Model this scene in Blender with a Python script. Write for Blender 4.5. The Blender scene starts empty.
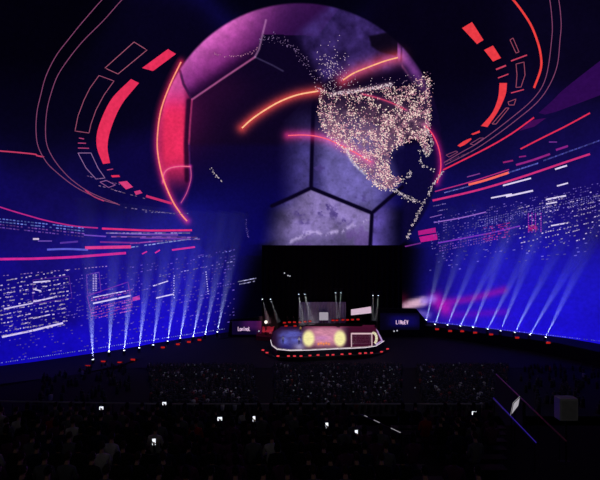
import bpy, bmesh, math, random
import numpy as np
from mathutils import Vector, Matrix, Quaternion
random.seed(7); rng = np.random.default_rng(7)
S = bpy.context.scene
COL = S.collection
F = 385.0; CZ = 24.0
CAM = Vector((0, 0, CZ))
DC = Vector((8, 42, CZ)); R = 70.0            # centre and radius of the dome

# ------------------------------------------------------------------ helpers
def lin(c, k=1.0):
    o = []
    for v in c:
        v = v / 255.0
        o.append((v / 12.92 if v <= .04045 else ((v + .055) / 1.055) ** 2.4) * k)
    return tuple(o)
def linA(a):
    a = np.clip(a, 0, 255) / 255.0
    return np.where(a <= .04045, a / 12.92, ((a + .055) / 1.055) ** 2.4)
def at(px, py, Y):
    return Vector(((px - 300) / F * Y, Y, CZ - (py - 240) / F * Y))
def at_z(px, py, z):
    return at(px, py, (CZ - z) / ((py - 240) / F))
def dome(px, py, off=0.0):
    """points where sight lines meet the dome's inner face (arrays in, N x 3 out)"""
    px = np.asarray(px, float); py = np.asarray(py, float)
    d = np.stack([(px - 300) / F, np.ones_like(px), -(py - 240) / F], -1)
    c = np.array([DC.x, DC.y, 0.0]); r = R - off
    a = (d * d).sum(-1); b = -2 * (d @ c); k = c @ c - r * r
    t = (-b + np.sqrt(b * b - 4 * a * k)) / (2 * a)
    return d * t[..., None] + np.array([0, 0, CZ])
def link(name, me, mat=None, parent=None, loc=None):
    o = bpy.data.objects.new(name, me); COL.objects.link(o)
    if mat is not None and hasattr(me, 'materials') and not me.materials: me.materials.append(mat)
    if parent is not None: o.parent = parent
    if loc is not None: o.location = loc
    return o
def mesh(name, v, f, cols=None, smooth=False):
    me = bpy.data.meshes.new(name)
    me.from_pydata([tuple(map(float, x)) for x in v], [], [tuple(map(int, x)) for x in f])
    if cols is not None:
        ca = me.color_attributes.new('Col', 'FLOAT_COLOR', 'POINT')
        c = np.ones((len(v), 4), np.float32); c[:, :3] = cols
        ca.data.foreach_set('color', c.ravel())
    if smooth:
        me.polygons.foreach_set('use_smooth', [True] * len(me.polygons))
    me.update(); return me
def tag(o, label=None, cat=None, group=None, kind=None):
    if label: o['label'] = label
    if cat: o['category'] = cat
    if group: o['group'] = group
    if kind: o['kind'] = kind
    return o
def thing(name, label, cat, loc=(0, 0, 0), rz=0, group=None):
    o = bpy.data.objects.new(name, None); COL.objects.link(o); o.empty_display_size = .2
    o.location = loc; o.rotation_euler = (0, 0, rz)
    return tag(o, label, cat, group)
def copy_tree(o, parent=None):
    c = o.copy(); COL.objects.link(c)
    if parent is not None: c.parent = parent
    for ch in list(o.children): copy_tree(ch, c)
    return c
class MB:
    """collects boxes, tubes and rings into one mesh"""
    def __init__(s): s.v = []; s.f = []
    def add(s, v, f):
        n = len(s.v); s.v += [tuple(x) for x in v]; s.f += [tuple(i + n for i in q) for q in f]; return s
    def box(s, c, d, M=None):
        x, y, z = d[0] / 2, d[1] / 2, d[2] / 2
        v = [Vector((a * x, b * y, e * z)) for a in (-1, 1) for b in (-1, 1) for e in (-1, 1)]
        if M is not None: v = [M @ q for q in v]
        v = [q + Vector(c) for q in v]
        return s.add(v, [(0, 1, 3, 2), (4, 6, 7, 5), (0, 4, 5, 1), (2, 3, 7, 6), (0, 2, 6, 4), (1, 5, 7, 3)])
    def tube(s, pts, rad, n=8, cap=True):
        pts = [Vector(p) for p in pts]
        if not hasattr(rad, '__len__'): rad = [rad] * len(pts)
        v = []; f = []; up = None
        for i, p in enumerate(pts):
            t = (pts[min(i + 1, len(pts) - 1)] - pts[max(i - 1, 0)]).normalized()
            if up is None:
                up = Vector((0, 0, 1)) if abs(t.z) < .9 else Vector((1, 0, 0))
            a = t.cross(up).normalized(); b = a.cross(t).normalized(); up = b
            for k in range(n):
                w = 2 * math.pi * k / n
                v.append(p + (a * math.cos(w) + b * math.sin(w)) * rad[i])
        for i in range(len(pts) - 1):
            for k in range(n):
                f.append((i * n + k, i * n + (k + 1) % n, (i + 1) * n + (k + 1) % n, (i + 1) * n + k))
        if cap:
            f.append(tuple(range(n - 1, -1, -1))); f.append(tuple((len(pts) - 1) * n + k for k in range(n)))
        return s.add(v, f)
    def prism(s, poly, z0, z1):
        n = len(poly); v = [(p[0], p[1], z0) for p in poly] + [(p[0], p[1], z1) for p in poly]
        f = [(i, (i + 1) % n, n + (i + 1) % n, n + i) for i in range(n)] + [tuple(range(n - 1, -1, -1)), tuple(range(n, 2 * n))]
        return s.add(v, f)
    def build(s, name, mat, parent=None, bevel=0, smooth=False):
        me = mesh(name, s.v, s.f, smooth=smooth)
        bm = bmesh.new(); bm.from_mesh(me)
        bmesh.ops.recalc_face_normals(bm, faces=bm.faces)
        if bevel: bmesh.ops.bevel(bm, geom=list(bm.edges), offset=bevel, segments=2, affect='EDGES', profile=.7)
        bm.to_mesh(me); bm.free()
        return link(name, me, mat, parent)

# ------------------------------------------------------------------ materials
def new_mat(name):
    m = bpy.data.materials.new(name); m.use_nodes = True; m.node_tree.nodes.clear()
    return m, m.node_tree.nodes, m.node_tree.links
def surface(name, col, rough=.7, metal=0.0, noise=.25, scale=6.0, spec=.3):
    m, N, L = new_mat(name)
    o = N.new('ShaderNodeOutputMaterial'); b = N.new('ShaderNodeBsdfPrincipled')
    b.inputs['Roughness'].default_value = rough; b.inputs['Metallic'].default_value = metal
    b.inputs['Specular IOR Level'].default_value = spec
    t = N.new('ShaderNodeTexCoord'); n = N.new('ShaderNodeTexNoise'); n.inputs['Scale'].default_value = scale; n.inputs['Detail'].default_value = 4
    r = N.new('ShaderNodeMix'); r.data_type = 'RGBA'
    c = lin(col)
    r.inputs['A'].default_value = (*[x * (1 - noise) for x in c], 1); r.inputs['B'].default_value = (*[min(1, x * (1 + noise)) for x in c], 1)
    L.new(t.outputs['Object'], n.inputs['Vector']); L.new(n.outputs['Fac'], r.inputs['Factor'])
    L.new(r.outputs['Result'], b.inputs['Base Color']); L.new(b.outputs[0], o.inputs[0])
    return m
def led_picture(name, strength=1.0):
    """self-lit video picture: colour stored on the panel, slight diode flicker from a fine noise"""
    m, N, L = new_mat(name)
    o = N.new('ShaderNodeOutputMaterial'); e = N.new('ShaderNodeEmission'); a = N.new('ShaderNodeAttribute'); a.attribute_name = 'Col'
    t = N.new('ShaderNodeTexCoord'); n = N.new('ShaderNodeTexNoise'); n.inputs['Scale'].default_value = 1.4; n.inputs['Detail'].default_value = 3
    r = N.new('ShaderNodeMapRange'); r.inputs['From Min'].default_value = .25; r.inputs['From Max'].default_value = .75
    r.inputs['To Min'].default_value = strength * .86; r.inputs['To Max'].default_value = strength * 1.14
    L.new(t.outputs['Object'], n.inputs['Vector']); L.new(n.outputs['Fac'], r.inputs['Value'])
    L.new(a.outputs['Color'], e.inputs['Color']); L.new(r.outputs[0], e.inputs['Strength']); L.new(e.outputs[0], o.inputs[0])
    m.cycles.emission_sampling = 'NONE'
    return m
def glow(name, col, k=1.0, sample='NONE'):
    m, N, L = new_mat(name)
    o = N.new('ShaderNodeOutputMaterial'); e = N.new('ShaderNodeEmission')
    e.inputs['Color'].default_value = (*lin(col), 1); e.inputs['Strength'].default_value = k
    L.new(e.outputs[0], o.inputs[0]); m.cycles.emission_sampling = sample
    return m
LED = led_picture('video_picture')
M = dict(
    black=surface('black_metal', (26, 26, 30), .5, .3),
    cloth=surface('black_drape', (7, 7, 9), .95, noise=.4, scale=2),
    concrete=surface('dark_concrete', (34, 32, 40), .85, scale=1.5),
    terrace=surface('dark_carpet', (20, 19, 24), .95, scale=3),
    deck=surface('stage_deck', (30, 26, 40), .4),
    steel=surface('brushed_steel', (150, 148, 155), .3, 1.0, noise=.15, scale=3),
    bench=surface('bench_plastic', (22, 22, 28), .6),
    white=surface('white_paint', (225, 220, 220), .5, noise=.05),
    greybox=surface('grey_casing', (222, 226, 220), .6, noise=.1),
    net=surface('white_net', (200, 195, 190), .8),
    red_carpet=surface('red_carpet', (150, 40, 60), .9),
    drape=surface('grey_drape', (165, 165, 190), .9, scale=1),
)

# ------------------------------------------------------------------ camera
cd = bpy.data.cameras.new('camera'); cam = bpy.data.objects.new('camera', cd); COL.objects.link(cam)
cd.sensor_fit = 'HORIZONTAL'; cd.sensor_width = 36; cd.lens = 36 * F / 600; cd.clip_end = 500
cam.location = CAM; cam.rotation_euler = (math.pi / 2, 0, 0); S.camera = cam
S.view_settings.view_transform = 'Standard'; S.view_settings.look = 'None'
S.view_settings.exposure = 0; S.view_settings.gamma = 1; S.view_settings.use_curve_mapping = False
w = bpy.data.worlds.new('World'); S.world = w; w.use_nodes = True
w.node_tree.nodes['Background'].inputs[0].default_value = (.01, .01, .03, 1); w.node_tree.nodes['Background'].inputs[1].default_value = .1

# ------------------------------------------------------------------ picture maths
def smooth(a, b, x):
    t = np.clip((x - a) / (b - a), 0, 1); return t * t * (3 - 2 * t)
def spline(p, n=6):
    p = np.array(p, float)
    if len(p) < 3: return np.stack([np.linspace(p[0], p[-1], n * 2)], 0)[0]
    q = np.vstack([2 * p[0] - p[1], p, 2 * p[-1] - p[-2]]); out = []
    for i in range(1, len(q) - 2):
        for t in np.linspace(0, 1, n, endpoint=False):
            a, b, c, d = q[i - 1], q[i], q[i + 1], q[i + 2]
            out.append(.5 * (2 * b + (c - a) * t + (2 * a - 5 * b + 4 * c - d) * t * t + (3 * b - a - 3 * c + d) * t ** 3))
    out.append(p[-1]); return np.array(out)
def dist(px, py, line):
    best = np.full(px.shape, 1e9)
    for (x0, y0), (x1, y1) in zip(line[:-1], line[1:]):
        dx, dy = x1 - x0, y1 - y0; L = dx * dx + dy * dy + 1e-9
        t = np.clip(((px - x0) * dx + (py - y0) * dy) / L, 0, 1)
        best = np.minimum(best, np.hypot(px - x0 - t * dx, py - y0 - t * dy))
    return best
def inside(px, py, poly):
    r = np.zeros(px.shape, bool); n = len(poly)
    for i in range(n):
        x0, y0 = poly[i]; x1, y1 = poly[(i + 1) % n]
        c = ((y0 > py) != (y1 > py)) & (px < (x1 - x0) * (py - y0) / ((y1 - y0) + 1e-12) + x0); r ^= c
    return r
def sdf(px, py, poly):
    d = dist(px, py, list(poly) + [poly[0]]); return np.where(inside(px, py, poly), d, -d)
_lat = rng.random((256, 256))
def vnoise(x, y):
    xi = np.floor(x).astype(int); yi = np.floor(y).astype(int); fx = x - xi; fy = y - yi
    fx = fx * fx * (3 - 2 * fx); fy = fy * fy * (3 - 2 * fy)
    g = lambda a, b: _lat[a & 255, b & 255]
    return (g(xi, yi) * (1 - fx) + g(xi + 1, yi) * fx) * (1 - fy) + (g(xi, yi + 1) * (1 - fx) + g(xi + 1, yi + 1) * fx) * fy
def fbm(x, y, o=5):
    s = 0; a = .5
    for k in range(o): s = s + a * vnoise(x, y); x = x * 2.03 + 11.3; y = y * 2.03 + 5.7; a *= .5
    return s

# screen picture colour by place, beam-lit blue haze painted in low down
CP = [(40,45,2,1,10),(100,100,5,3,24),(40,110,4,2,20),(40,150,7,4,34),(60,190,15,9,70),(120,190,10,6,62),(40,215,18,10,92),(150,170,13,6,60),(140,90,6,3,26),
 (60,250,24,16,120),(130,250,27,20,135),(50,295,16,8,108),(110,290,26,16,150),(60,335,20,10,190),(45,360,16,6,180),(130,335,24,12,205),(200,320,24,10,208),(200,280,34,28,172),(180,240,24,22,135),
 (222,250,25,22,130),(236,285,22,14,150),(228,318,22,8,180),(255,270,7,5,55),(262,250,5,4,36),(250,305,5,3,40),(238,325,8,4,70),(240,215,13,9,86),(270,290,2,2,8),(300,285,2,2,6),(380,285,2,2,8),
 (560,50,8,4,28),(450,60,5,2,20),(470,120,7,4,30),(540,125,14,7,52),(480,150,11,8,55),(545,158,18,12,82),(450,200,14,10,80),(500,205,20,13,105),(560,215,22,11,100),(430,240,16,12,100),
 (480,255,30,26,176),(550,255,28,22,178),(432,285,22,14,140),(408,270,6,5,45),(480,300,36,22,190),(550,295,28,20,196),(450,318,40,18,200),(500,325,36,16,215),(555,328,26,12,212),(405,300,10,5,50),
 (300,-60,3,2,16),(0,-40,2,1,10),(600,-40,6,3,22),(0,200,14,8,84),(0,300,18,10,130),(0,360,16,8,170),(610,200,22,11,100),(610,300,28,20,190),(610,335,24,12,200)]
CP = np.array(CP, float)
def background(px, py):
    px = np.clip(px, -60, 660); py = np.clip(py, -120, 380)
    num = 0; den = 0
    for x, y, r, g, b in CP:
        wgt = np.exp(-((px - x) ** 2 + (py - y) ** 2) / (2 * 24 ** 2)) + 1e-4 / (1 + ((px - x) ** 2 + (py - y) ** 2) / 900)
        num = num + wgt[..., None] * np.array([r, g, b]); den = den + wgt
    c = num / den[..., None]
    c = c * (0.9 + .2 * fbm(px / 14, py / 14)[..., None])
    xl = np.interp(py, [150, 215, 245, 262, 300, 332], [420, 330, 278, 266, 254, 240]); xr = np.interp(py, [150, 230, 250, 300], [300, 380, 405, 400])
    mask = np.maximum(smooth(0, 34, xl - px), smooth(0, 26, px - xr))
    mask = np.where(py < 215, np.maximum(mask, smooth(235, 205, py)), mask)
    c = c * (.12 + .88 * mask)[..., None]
    def blob(line, wd, col, k=1.0, pw=2):
        nonlocal c
        d = dist(px, py, line); a = (np.exp(-(d / wd) ** pw) * k)[..., None]; c = c * (1 - a) + np.array(col) * a
    blob([(444, 303), (470, 299), (504, 290)], 4.0, (130, 20, 170), .85)
    blob([(436, 300), (446, 309)], 7.5, (165, 22, 175), .95)
    blob([(452, 315), (505, 312)], 3.6, (95, 14, 185), .75)
    blob([(406, 305), (414, 303.5), (423, 301.5)], 4.8, (222, 176, 200), .95, 4)
    blob([(424, 301), (433, 299)], 4.2, (150, 120, 230), .7, 3)
    blob([(420, 313), (428, 315)], 3.5, (150, 130, 225), .6)
    blob([(380, 300), (403, 299)], 5.5, (58, 8, 30), .8)
    blob([(92, 299), (140, 285), (178, 276)], 9, (30, 16, 170), .3)
    blob([(33, 320), (70, 318)], 8, (16, 6, 90), .5)
    return c

# rim: lower edge of the screen
RIM = [(-160, 385), (33, 362), (130, 348), (222, 333), (318, 322), (425, 322), (480, 327.5), (566, 338), (760, 372)]
def rim_y(px): return np.interp(px, [p[0] for p in RIM], [p[1] for p in RIM])

# ------------------------------------------------------------------ the dome screen
screen = thing('dome_screen', 'vast curved dome video screen showing a football planet over blue city lights', 'screen', (DC.x, 112, 0))
def child(me, name, parent=screen, mat=LED, **kw):
    o = link(name, me, mat, parent)
    if parent is screen: o.matrix_parent_inverse = Matrix.Translation(-screen.location)
    return tag(o, **kw)
def grid_faces(nx, ny):
    i = np.arange(nx - 1)[:, None] * ny + np.arange(ny - 1)[None, :]
    return np.stack([i, i + ny, i + ny + 1, i + 1], -1).reshape(-1, 4)
az = np.concatenate([np.arange(-84, -46, 2), np.arange(-46, 46, .25), np.arange(46, 84.1, 2)])
tt = np.concatenate([np.linspace(0, .55, 180)[:-1], np.linspace(.55, 1, 40)])
A = np.radians(az)[:, None] + 0 * tt[None, :]
PX = 300 + F * np.tan(A)
low = np.arctan((240 - rim_y(PX)) / F * np.cos(A))              # elevation of the rim from the seat
EL = low + (math.radians(88) - low) * tt[None, :]
PY = 240 - F * np.tan(EL) / np.cos(A)
V = dome(PX.ravel(), np.clip(PY, -1e5, 1e5).ravel())
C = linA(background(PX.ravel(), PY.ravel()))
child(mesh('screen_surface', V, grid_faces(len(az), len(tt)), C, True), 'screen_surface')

# --- the football in the picture
A0 = (192, 99.5); T0 = (255, 57); B0 = (311, 188); C0 = (372, 213); BC = (300, 145); BR = 142.0
LEFT_EDGE = spline([(181, 62), (170, 85), (161, 110), (157.5, 135), (158, 155), (163, 178), (172, 200), (181, 214), (187, 221)])
GLOW = [ # line, halo width, halo colour, core colour, core width
 (spline([(242, 128), (252, 119), (265, 110), (280, 101.5), (297, 95), (318, 91)]), 5.5, (225, 70, 45), (255, 190, 140), 1.5),
 (spline([(343, 80), (354, 73), (370, 66.5), (385, 61), (398, 57.5)]), 7.0, (205, 62, 60), (255, 180, 130), 1.4),
 (spline([(288, 135.5), (302, 135), (315, 136), (328, 139.5), (340, 145), (356, 153), (371, 162)]), 5.0, (190, 35, 90), (255, 100, 120), 1.1),
 (spline([(362, 94), (376, 97.5), (392, 103), (406, 110)]), 1.5, (150, 30, 70), (205, 70, 100), .9),
 (spline([(426, 126), (433, 135), (438, 146), (440.5, 158), (440.5, 170), (437, 183)]), 3.5, (150, 15, 70), (250, 70, 105), 1.2),
 (LEFT_EDGE, 3.8, (190, 30, 60), (255, 150, 120), 1.4),
 (spline([(163, 183), (163.5, 175), (168, 169), (178, 166.5), (190, 166.5)]), 1.5, (190, 30, 80), (235, 110, 140), 1.0),
 (spline([(190.5, 166), (191, 178), (187, 192), (181, 203)]), 1.5, (120, 20, 80), (190, 80, 130), .8),
]
CONT = [(318,88),(320,97),(318.5,112),(322,128),(330,138),(340,147),(351,158),(363,171),(375,185),(383,190),(394,188),(402,178),(393,177),(389,166),(390,154),(396,146),(408,141.5),(415,138),(420,141),(424,150),(428,155),(429,147),(426,137),(430,125),(430.5,105),(429,90),(430.5,76),(425,72),(414,82),(400,88),(385,86),(368,87),(350,92),(335,96)]
def lerp(c, col, a): a = np.clip(a, 0, 1)[..., None]; return c * (1 - a) + np.array(col, float) * a
def ball_colour(px, py):
    c = background(px, py)
    edge = BR - np.hypot(px - BC[0], py - BC[1])
    n1 = fbm(px / 9, py / 9); n2 = fbm(px / 4 + 40, py / 4); n3 = fbm(px / 26 + 9, py / 26)
    low = smooth(141, 149, py) * .35 + smooth(146, 205, py) * .65
    base = np.stack([12 - 2 * low, 4 + 2 * low, 32 + 38 * low + 24 * smooth(190, 240, py)], -1)
    base = base * (1 - .72 * smooth(255, 285, px) * smooth(200, 215, py))[..., None]
    c = lerp(c, (0, 0, 0), 0 * px); cc = base * (.15 + .85 * np.maximum(smooth(0, 34, np.interp(py, [150, 215, 245, 262], [520, 430, 278, 266]) - px), smooth(262, 285, px)))[..., None]
    # dark middle panel, faint red spill near its rim
    mid = sdf(px, py, [A0, T0, (300, 78), (318, 86), (313, 130), B0, (265, 208), (215, 235), (190, 180), (189, 144)])
    cc = lerp(cc, (84, 16, 66), np.where(mid > 0, .75 * np.exp(-np.maximum(px - 191, 0) / 20) * np.exp(-((py - 110) / 42) ** 2), 0))
    cc = lerp(cc, (46, 10, 48), np.where(mid > 0, .5 * np.exp(-((px - 215) / 32) ** 2 - ((py - 88) / 20) ** 2), 0))
    # top panel
    top = sdf(px, py, [(178, 70), (184, 40), (215, 0), (300, -5), (345, 0), (318, 36), (262, 34), T0, A0])
    g = np.clip(1 - ((px - 176) * .58 + (py - 52) * .82 - 8) / 52, 0, 1)
    tc = np.stack([28 + 182 * g, 6 + 92 * g ** 1.4, 44 + 142 * g], -1) * (.86 + .3 * n1)[..., None]
    tc = lerp(tc, (40, 14, 66), smooth(225, 300, px) * .8)
    cc = np.where((top > 0)[..., None], tc, cc)
    sh = smooth(15, 0, dist(px, py, [A0, T0])) * (top > 0); cc = lerp(cc, (26, 5, 40), sh * .9)
    # the red-lit side panel
    side = sdf(px, py, [(140, 60), (180, 71), A0, (189, 144), (190, 180), (186, 224), (150, 230)])
    k = smooth(-2, 9, px - 158) * smooth(190.5, 181, px)
    yv = smooth(205, 150, py)
    sc = np.stack([30 + 205 * yv, 8 + 36 * yv, 60 + (34 + 40 * smooth(120, 80, py)) * yv], -1) * (.9 + .2 * n1)[..., None]
    sc = lerp(sc, (186, 82, 150), smooth(112, 82, py) * .75)
    sc = lerp(sc, (70, 8, 50), 1 - (.25 + .75 * k)); sc = lerp(sc, (16, 8, 70), smooth(172, 212, py) * .85)
    cc = np.where((side > 0)[..., None], sc, cc)
    cc = lerp(cc, (45, 14, 60), smooth(2.0, .6, dist(px, py, [(180, 71), (183.5, 84), A0])) * .8)
    cc = lerp(cc, (30, 5, 38), smooth(4.0, 1.2, dist(px - 3.2 * -1, py, [(192, 101), (189.5, 144), (190.5, 180)])) * .85 * (px < 192))
    cc = lerp(cc, (214, 110, 170), smooth(1.3, .3, dist(px, py, [A0, (222, 79), T0])) * .75)
    cc = lerp(cc, (190, 60, 120), smooth(1.3, .3, dist(px, py, [A0, (190, 125), (189, 144)])) * .7)
    cc = lerp(cc, (90, 40, 120), smooth(1.3, .3, dist(px, py, [(189, 144), (190.5, 180)])) * .5)
    cc = lerp(cc, (80, 70, 110), smooth(1.2, .3, dist(px, py, [T0, (272, 65), (283, 71)])) * .55)
    cc = lerp(cc, (200, 140, 190), smooth(1.4, .3, dist(px, py, [T0, (259, 49), (261, 41), (266, 20)])) * .6)
    # lit violet panels with craters
    def violet(poly, col, fade, kk=1.0):
        nonlocal cc
        s = sdf(px, py, poly)
        f = np.clip(.86 + .42 * (n1 - .5) + .5 * (n3 - .5), .3, 1.15)
        crat = smooth(.62, .70, n2) * .13
        q = np.array(col, float) * f[..., None]; q = q * (1 - crat * .9)[..., None]
        a = smooth(-.5, 1.2, s) * fade * kk
        cc = cc * (1 - a)[..., None] + q * a[..., None]
    violet([(316, 90), (312, 185), B0, (268, 208), (240, 190), (284, 120)], (88, 76, 160), smooth(274, 308, px) * smooth(96, 165, py))
    violet([(313, 100), (312, 185), B0, C0, (402, 188), (405, 140), (330, 100)], (118, 106, 186), (.45 + .55 * smooth(312, 332, px)) * smooth(100, 150, py) * (1 - .65 * smooth(366, 398, px)))
    violet([B0, C0, (371, 250), (258, 250), (262, 214), (270, 206)], (152, 132, 202), smooth(262, 304, px + (py - 215) * .25) * (1 - .3 * smooth(225, 245, py)) )
    violet([C0, (402, 188), (425, 192), (412, 250), (370.5, 250)], (108, 88, 190), smooth(404, 374, px) * (.6 + .4 * smooth(195, 222, py)))
    # shore lines across the bottom panels
    shore = spline([(285, 247), (300, 238), (312, 232), (328, 234), (345, 229), (358, 224), (369, 219)])
    d = dist(px + 8 * (n2 - .5), py + 9 * (n1 - .5), shore); cc = lerp(cc, (205, 185, 240), np.exp(-(d / 2.2) ** 2) * .65 * smooth(.46, .6, n2))
    cc = lerp(cc, (88, 58, 130), smooth(0, 6, py - np.interp(px, shore[:, 0], shore[:, 1])) * (px > 285) * (px < 371) * .5 * smooth(.4, .62, n1))
    for cx, cy, rr in ((326, 206, 9), (336, 214, 8), (300, 213, 6), (304, 222, 5), (360, 199, 6), (322, 212, 7), (345, 222, 6), (318, 168, 8)):
        cc = lerp(cc, (72, 55, 125), np.exp(-(((px - cx) / rr) ** 2 + ((py - cy) / (rr * .55)) ** 2)) * smooth(.5, .58, n2) * .85)
    # upper right: dim mountains, dark lake, rim light
    ur = sdf(px, py, [(292, 34), (330, 0), (410, 20), (414, 62), (398, 72), (345, 82), (322, 84), (308, 62)])
    cc = lerp(cc, (66, 46, 118), smooth(-2, 10, ur) * (.45 + 1.1 * (n1 - .3)))
    cc = lerp(cc, (8, 3, 18), smooth(-1.5, 1.5, sdf(px, py, [(369, 36), (398, 30), (403, 45), (396, 56), (380, 52), (371, 46)])) * .9)
    cc = lerp(cc, (10, 4, 34), smooth(398, 412, px) * smooth(100, 90, py) * smooth(60, 75, py) * .7)
    cc = lerp(cc, (14, 6, 48), smooth(404, 430, px) * smooth(90, 120, py) * (edge > 0) * smooth(190, 150, py) * .6)
    rim_band = np.exp(-((edge - 6) / 5.5) ** 2) * (px > 398) * smooth(112, 60, py)
    cc = lerp(cc, (150, 74, 170), rim_band * (.55 + .4 * n1))
    cc = lerp(cc, (220, 110, 170), np.exp(-((edge - 13) / 1.2) ** 2) * (px > 402) * smooth(95, 50, py) * .5)
    cc = lerp(cc, (40, 20, 70), smooth(1.4, .4, dist(px, py, [(402, 36), (401, 62)])) * .9)
    # lower right: dark water
    cc = lerp(cc, (12, 7, 52), smooth(-3, 5, sdf(px, py, [(391, 155), (398, 147), (420, 143), (450, 140), (446, 210), (408, 246), (400, 247), (402, 192)])) * .93)
    # dark seams
    seam = np.minimum(dist(px, py, [(314, 88), (312, 150), B0]), np.minimum(dist(px, py, [(272, 206), (290, 198), B0]), dist(px, py, [B0, C0])))
    seam = np.minimum(seam, np.minimum(dist(px, py, [C0, (402, 187)]), dist(px, py, [C0, (370, 250)])))
    cc = lerp(cc, (8, 3, 30), smooth(2.7, 1.2, seam))
    # land under the city lights
    cs = sdf(px, py, CONT)
    cc = lerp(cc, (128, 88, 112), smooth(-.5, 1.5, cs) * (.16 + 1.15 * np.clip(n2 - .1, 0, 1) * smooth(92, 125, py)))
    cc = lerp(cc, (150, 110, 130), np.exp(-(dist(px, py, [(331, 94.5), (350, 91), (372, 88), (391, 84)]) / 2.2) ** 2) * .75)
    cc = lerp(cc, (200, 190, 220), np.exp(-(dist(px, py, [(346, 149), (351, 160), (358, 168), (365, 174)]) / 1.3) ** 2) * .8)
    # lower quarter of the globe melts into haze of the city
    a = smooth(-1.0, 1.5, edge); fade = 1 - smooth(272, 228, px) * smooth(175, 215, py)
    c = lerp(c, (0, 0, 0), 0 * px)
    out = c * (1 - (a * (.25 + .75 * fade)))[..., None] + cc * (a * (.25 + .75 * fade))[..., None]
    for line, hw, hc, kc, kw in GLOW:
        d = dist(px, py, line); hb = np.exp(-(d / hw) ** 1.7) * .85
        out = 255 - (255 - out) * (1 - hb[..., None] * np.array(hc) / 255.0)
    return np.clip(out, 0, 255)
gx = np.arange(146, 456, .8); gy = np.arange(-6, 256, .8)
GX, GY = np.meshgrid(gx, gy, indexing='ij')
dd = BR - np.hypot(GX - BC[0], GY - BC[1])
keep = dd > -9
qf = grid_faces(len(gx), len(gy)); kf = keep.ravel()[qf].all(1); qf = qf[kf]
used = np.unique(qf); remap = np.full(GX.size, -1); remap[used] = np.arange(len(used))
bpx, bpy_ = GX.ravel()[used], GY.ravel()[used]
ball = child(mesh('football_picture', dome(bpx, bpy_, .15), remap[qf], linA(ball_colour(bpx, bpy_)), True), 'football_picture',
             label='huge football with violet moonlit panels and red glowing edge')

def ribbon(line, width, off=.3):
    line = np.array(line, float); t = np.gradient(line, axis=0); t /= np.linalg.norm(t, axis=1)[:, None] + 1e-9
    nrm = np.stack([-t[:, 1], t[:, 0]], -1) * (np.asarray(width) / 2.0)[..., None] if np.ndim(width) else np.stack([-t[:, 1], t[:, 0]], -1) * width / 2
    a, b = line + nrm, line - nrm
    p = np.concatenate([a, b]); n = len(line)
    return dome(p[:, 0], p[:, 1], off), [(i, i + 1, n + i + 1, n + i) for i in range(n - 1)]
def band(edge_a, edge_b, off=.3, n=24):
    a, b = (spline(e, 8) if len(e) > 2 else np.array(e, float) for e in (edge_a, edge_b))
    def res(q):
        s = np.r_[0, np.cumsum(np.linalg.norm(np.diff(q, axis=0), axis=1))]; u = np.linspace(0, s[-1], n)
        return np.stack([np.interp(u, s, q[:, 0]), np.interp(u, s, q[:, 1])], -1)
    p = np.concatenate([res(a), res(b)])
    return dome(p[:, 0], p[:, 1], off), [(i, i + 1, n + i + 1, n + i) for i in range(n - 1)]
def paint(name, vf, col, parent=screen, k=1.0, **kw):
    v, f = vf
    return child(mesh(name, v, f, np.tile(np.array(lin(col, k)), (len(v), 1))), name, parent, **kw)
def under_ball(o):
    o.parent = ball; o.matrix_parent_inverse = Matrix.Identity(4); return o
def dots(name, pts, parent=screen, off=.35, **kw):
    """pts rows: x, y, half width, half height, r, g, b, slope"""
    p = np.array(pts, float); sl = p[:, 7]
    cx = np.stack([p[:, 0] - p[:, 2], p[:, 0] + p[:, 2], p[:, 0] + p[:, 2], p[:, 0] - p[:, 2]], 1)
    cy = np.stack([p[:, 1] - p[:, 3] - sl * p[:, 2], p[:, 1] - p[:, 3] + sl * p[:, 2], p[:, 1] + p[:, 3] + sl * p[:, 2], p[:, 1] + p[:, 3] - sl * p[:, 2]], 1)
    v = dome(cx.ravel(), cy.ravel(), off); f = np.arange(len(v)).reshape(-1, 4)
    col = np.repeat(linA(p[:, 4:7]), 4, axis=0)
    return child(mesh(name, v, f, col), name, parent, kind='stuff', **kw)
for line, hw, hc, kc, kw in GLOW:
    tp = np.ones(len(line)) * kw
    under_ball(paint('neon_arc', ribbon(line, tp, .3), kc, ball))
# city lights of the continent
L_ = []
cand = np.stack([rng.uniform(314, 434, 90000), rng.uniform(40, 192, 90000)], -1)
jx, jy = rng.normal(0, 1.1, len(cand)), rng.normal(0, 1.1, len(cand)); ins = sdf(cand[:, 0] + jx, cand[:, 1] + jy - 7 * smooth(96, 74, cand[:, 1]) * rng.random(len(cand)), CONT); nz = fbm(cand[:, 0] / 7, cand[:, 1] / 7)
east = smooth(350, 420, cand[:, 0])
for (x, y), s, z, e in zip(cand, ins, nz, east):
    if s > -.6:
        pr = .035 + .20 * smooth(.42, .60, z) * (1 + .4 * e)
        if s < 2.0: pr = .20
        if y < 112 and s > 2.0: pr *= .22 + .5 * e + .5 * (y - 84) / 28 * (1 - e) * .6
        if rng.random() < pr:
            b = rng.random(); h = rng.uniform(.22, .5) * (1.25 if b > .9 else 1)
            col = (255, 226, 214) if b > .62 else ((232, 168, 176) if b > .3 else (170, 110, 138))
            L_.append((x, y, h, h, *col, 0))
    elif y < 92 and rng.random() < .012 * (1.6 if x < 352 else .8) * smooth(-40, 0, s) and (x < 350 or y > 72):
        L_.append((x, y, .3, .3, *((225, 195, 215) if rng.random() > .5 else (150, 110, 150)), 0))
for _ in range(170):
    t = rng.random(); L_.append((330 + 62 * t + rng.normal(0, .8), 94.5 - 9.5 * t + rng.normal(0, 1.1), .4, .35, 225, 205, 215, 0))
for _ in range(120):
    L_.append((rng.normal(331, 8), rng.normal(66, 11), .32, .32, 220, 190, 215, 0))
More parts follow.
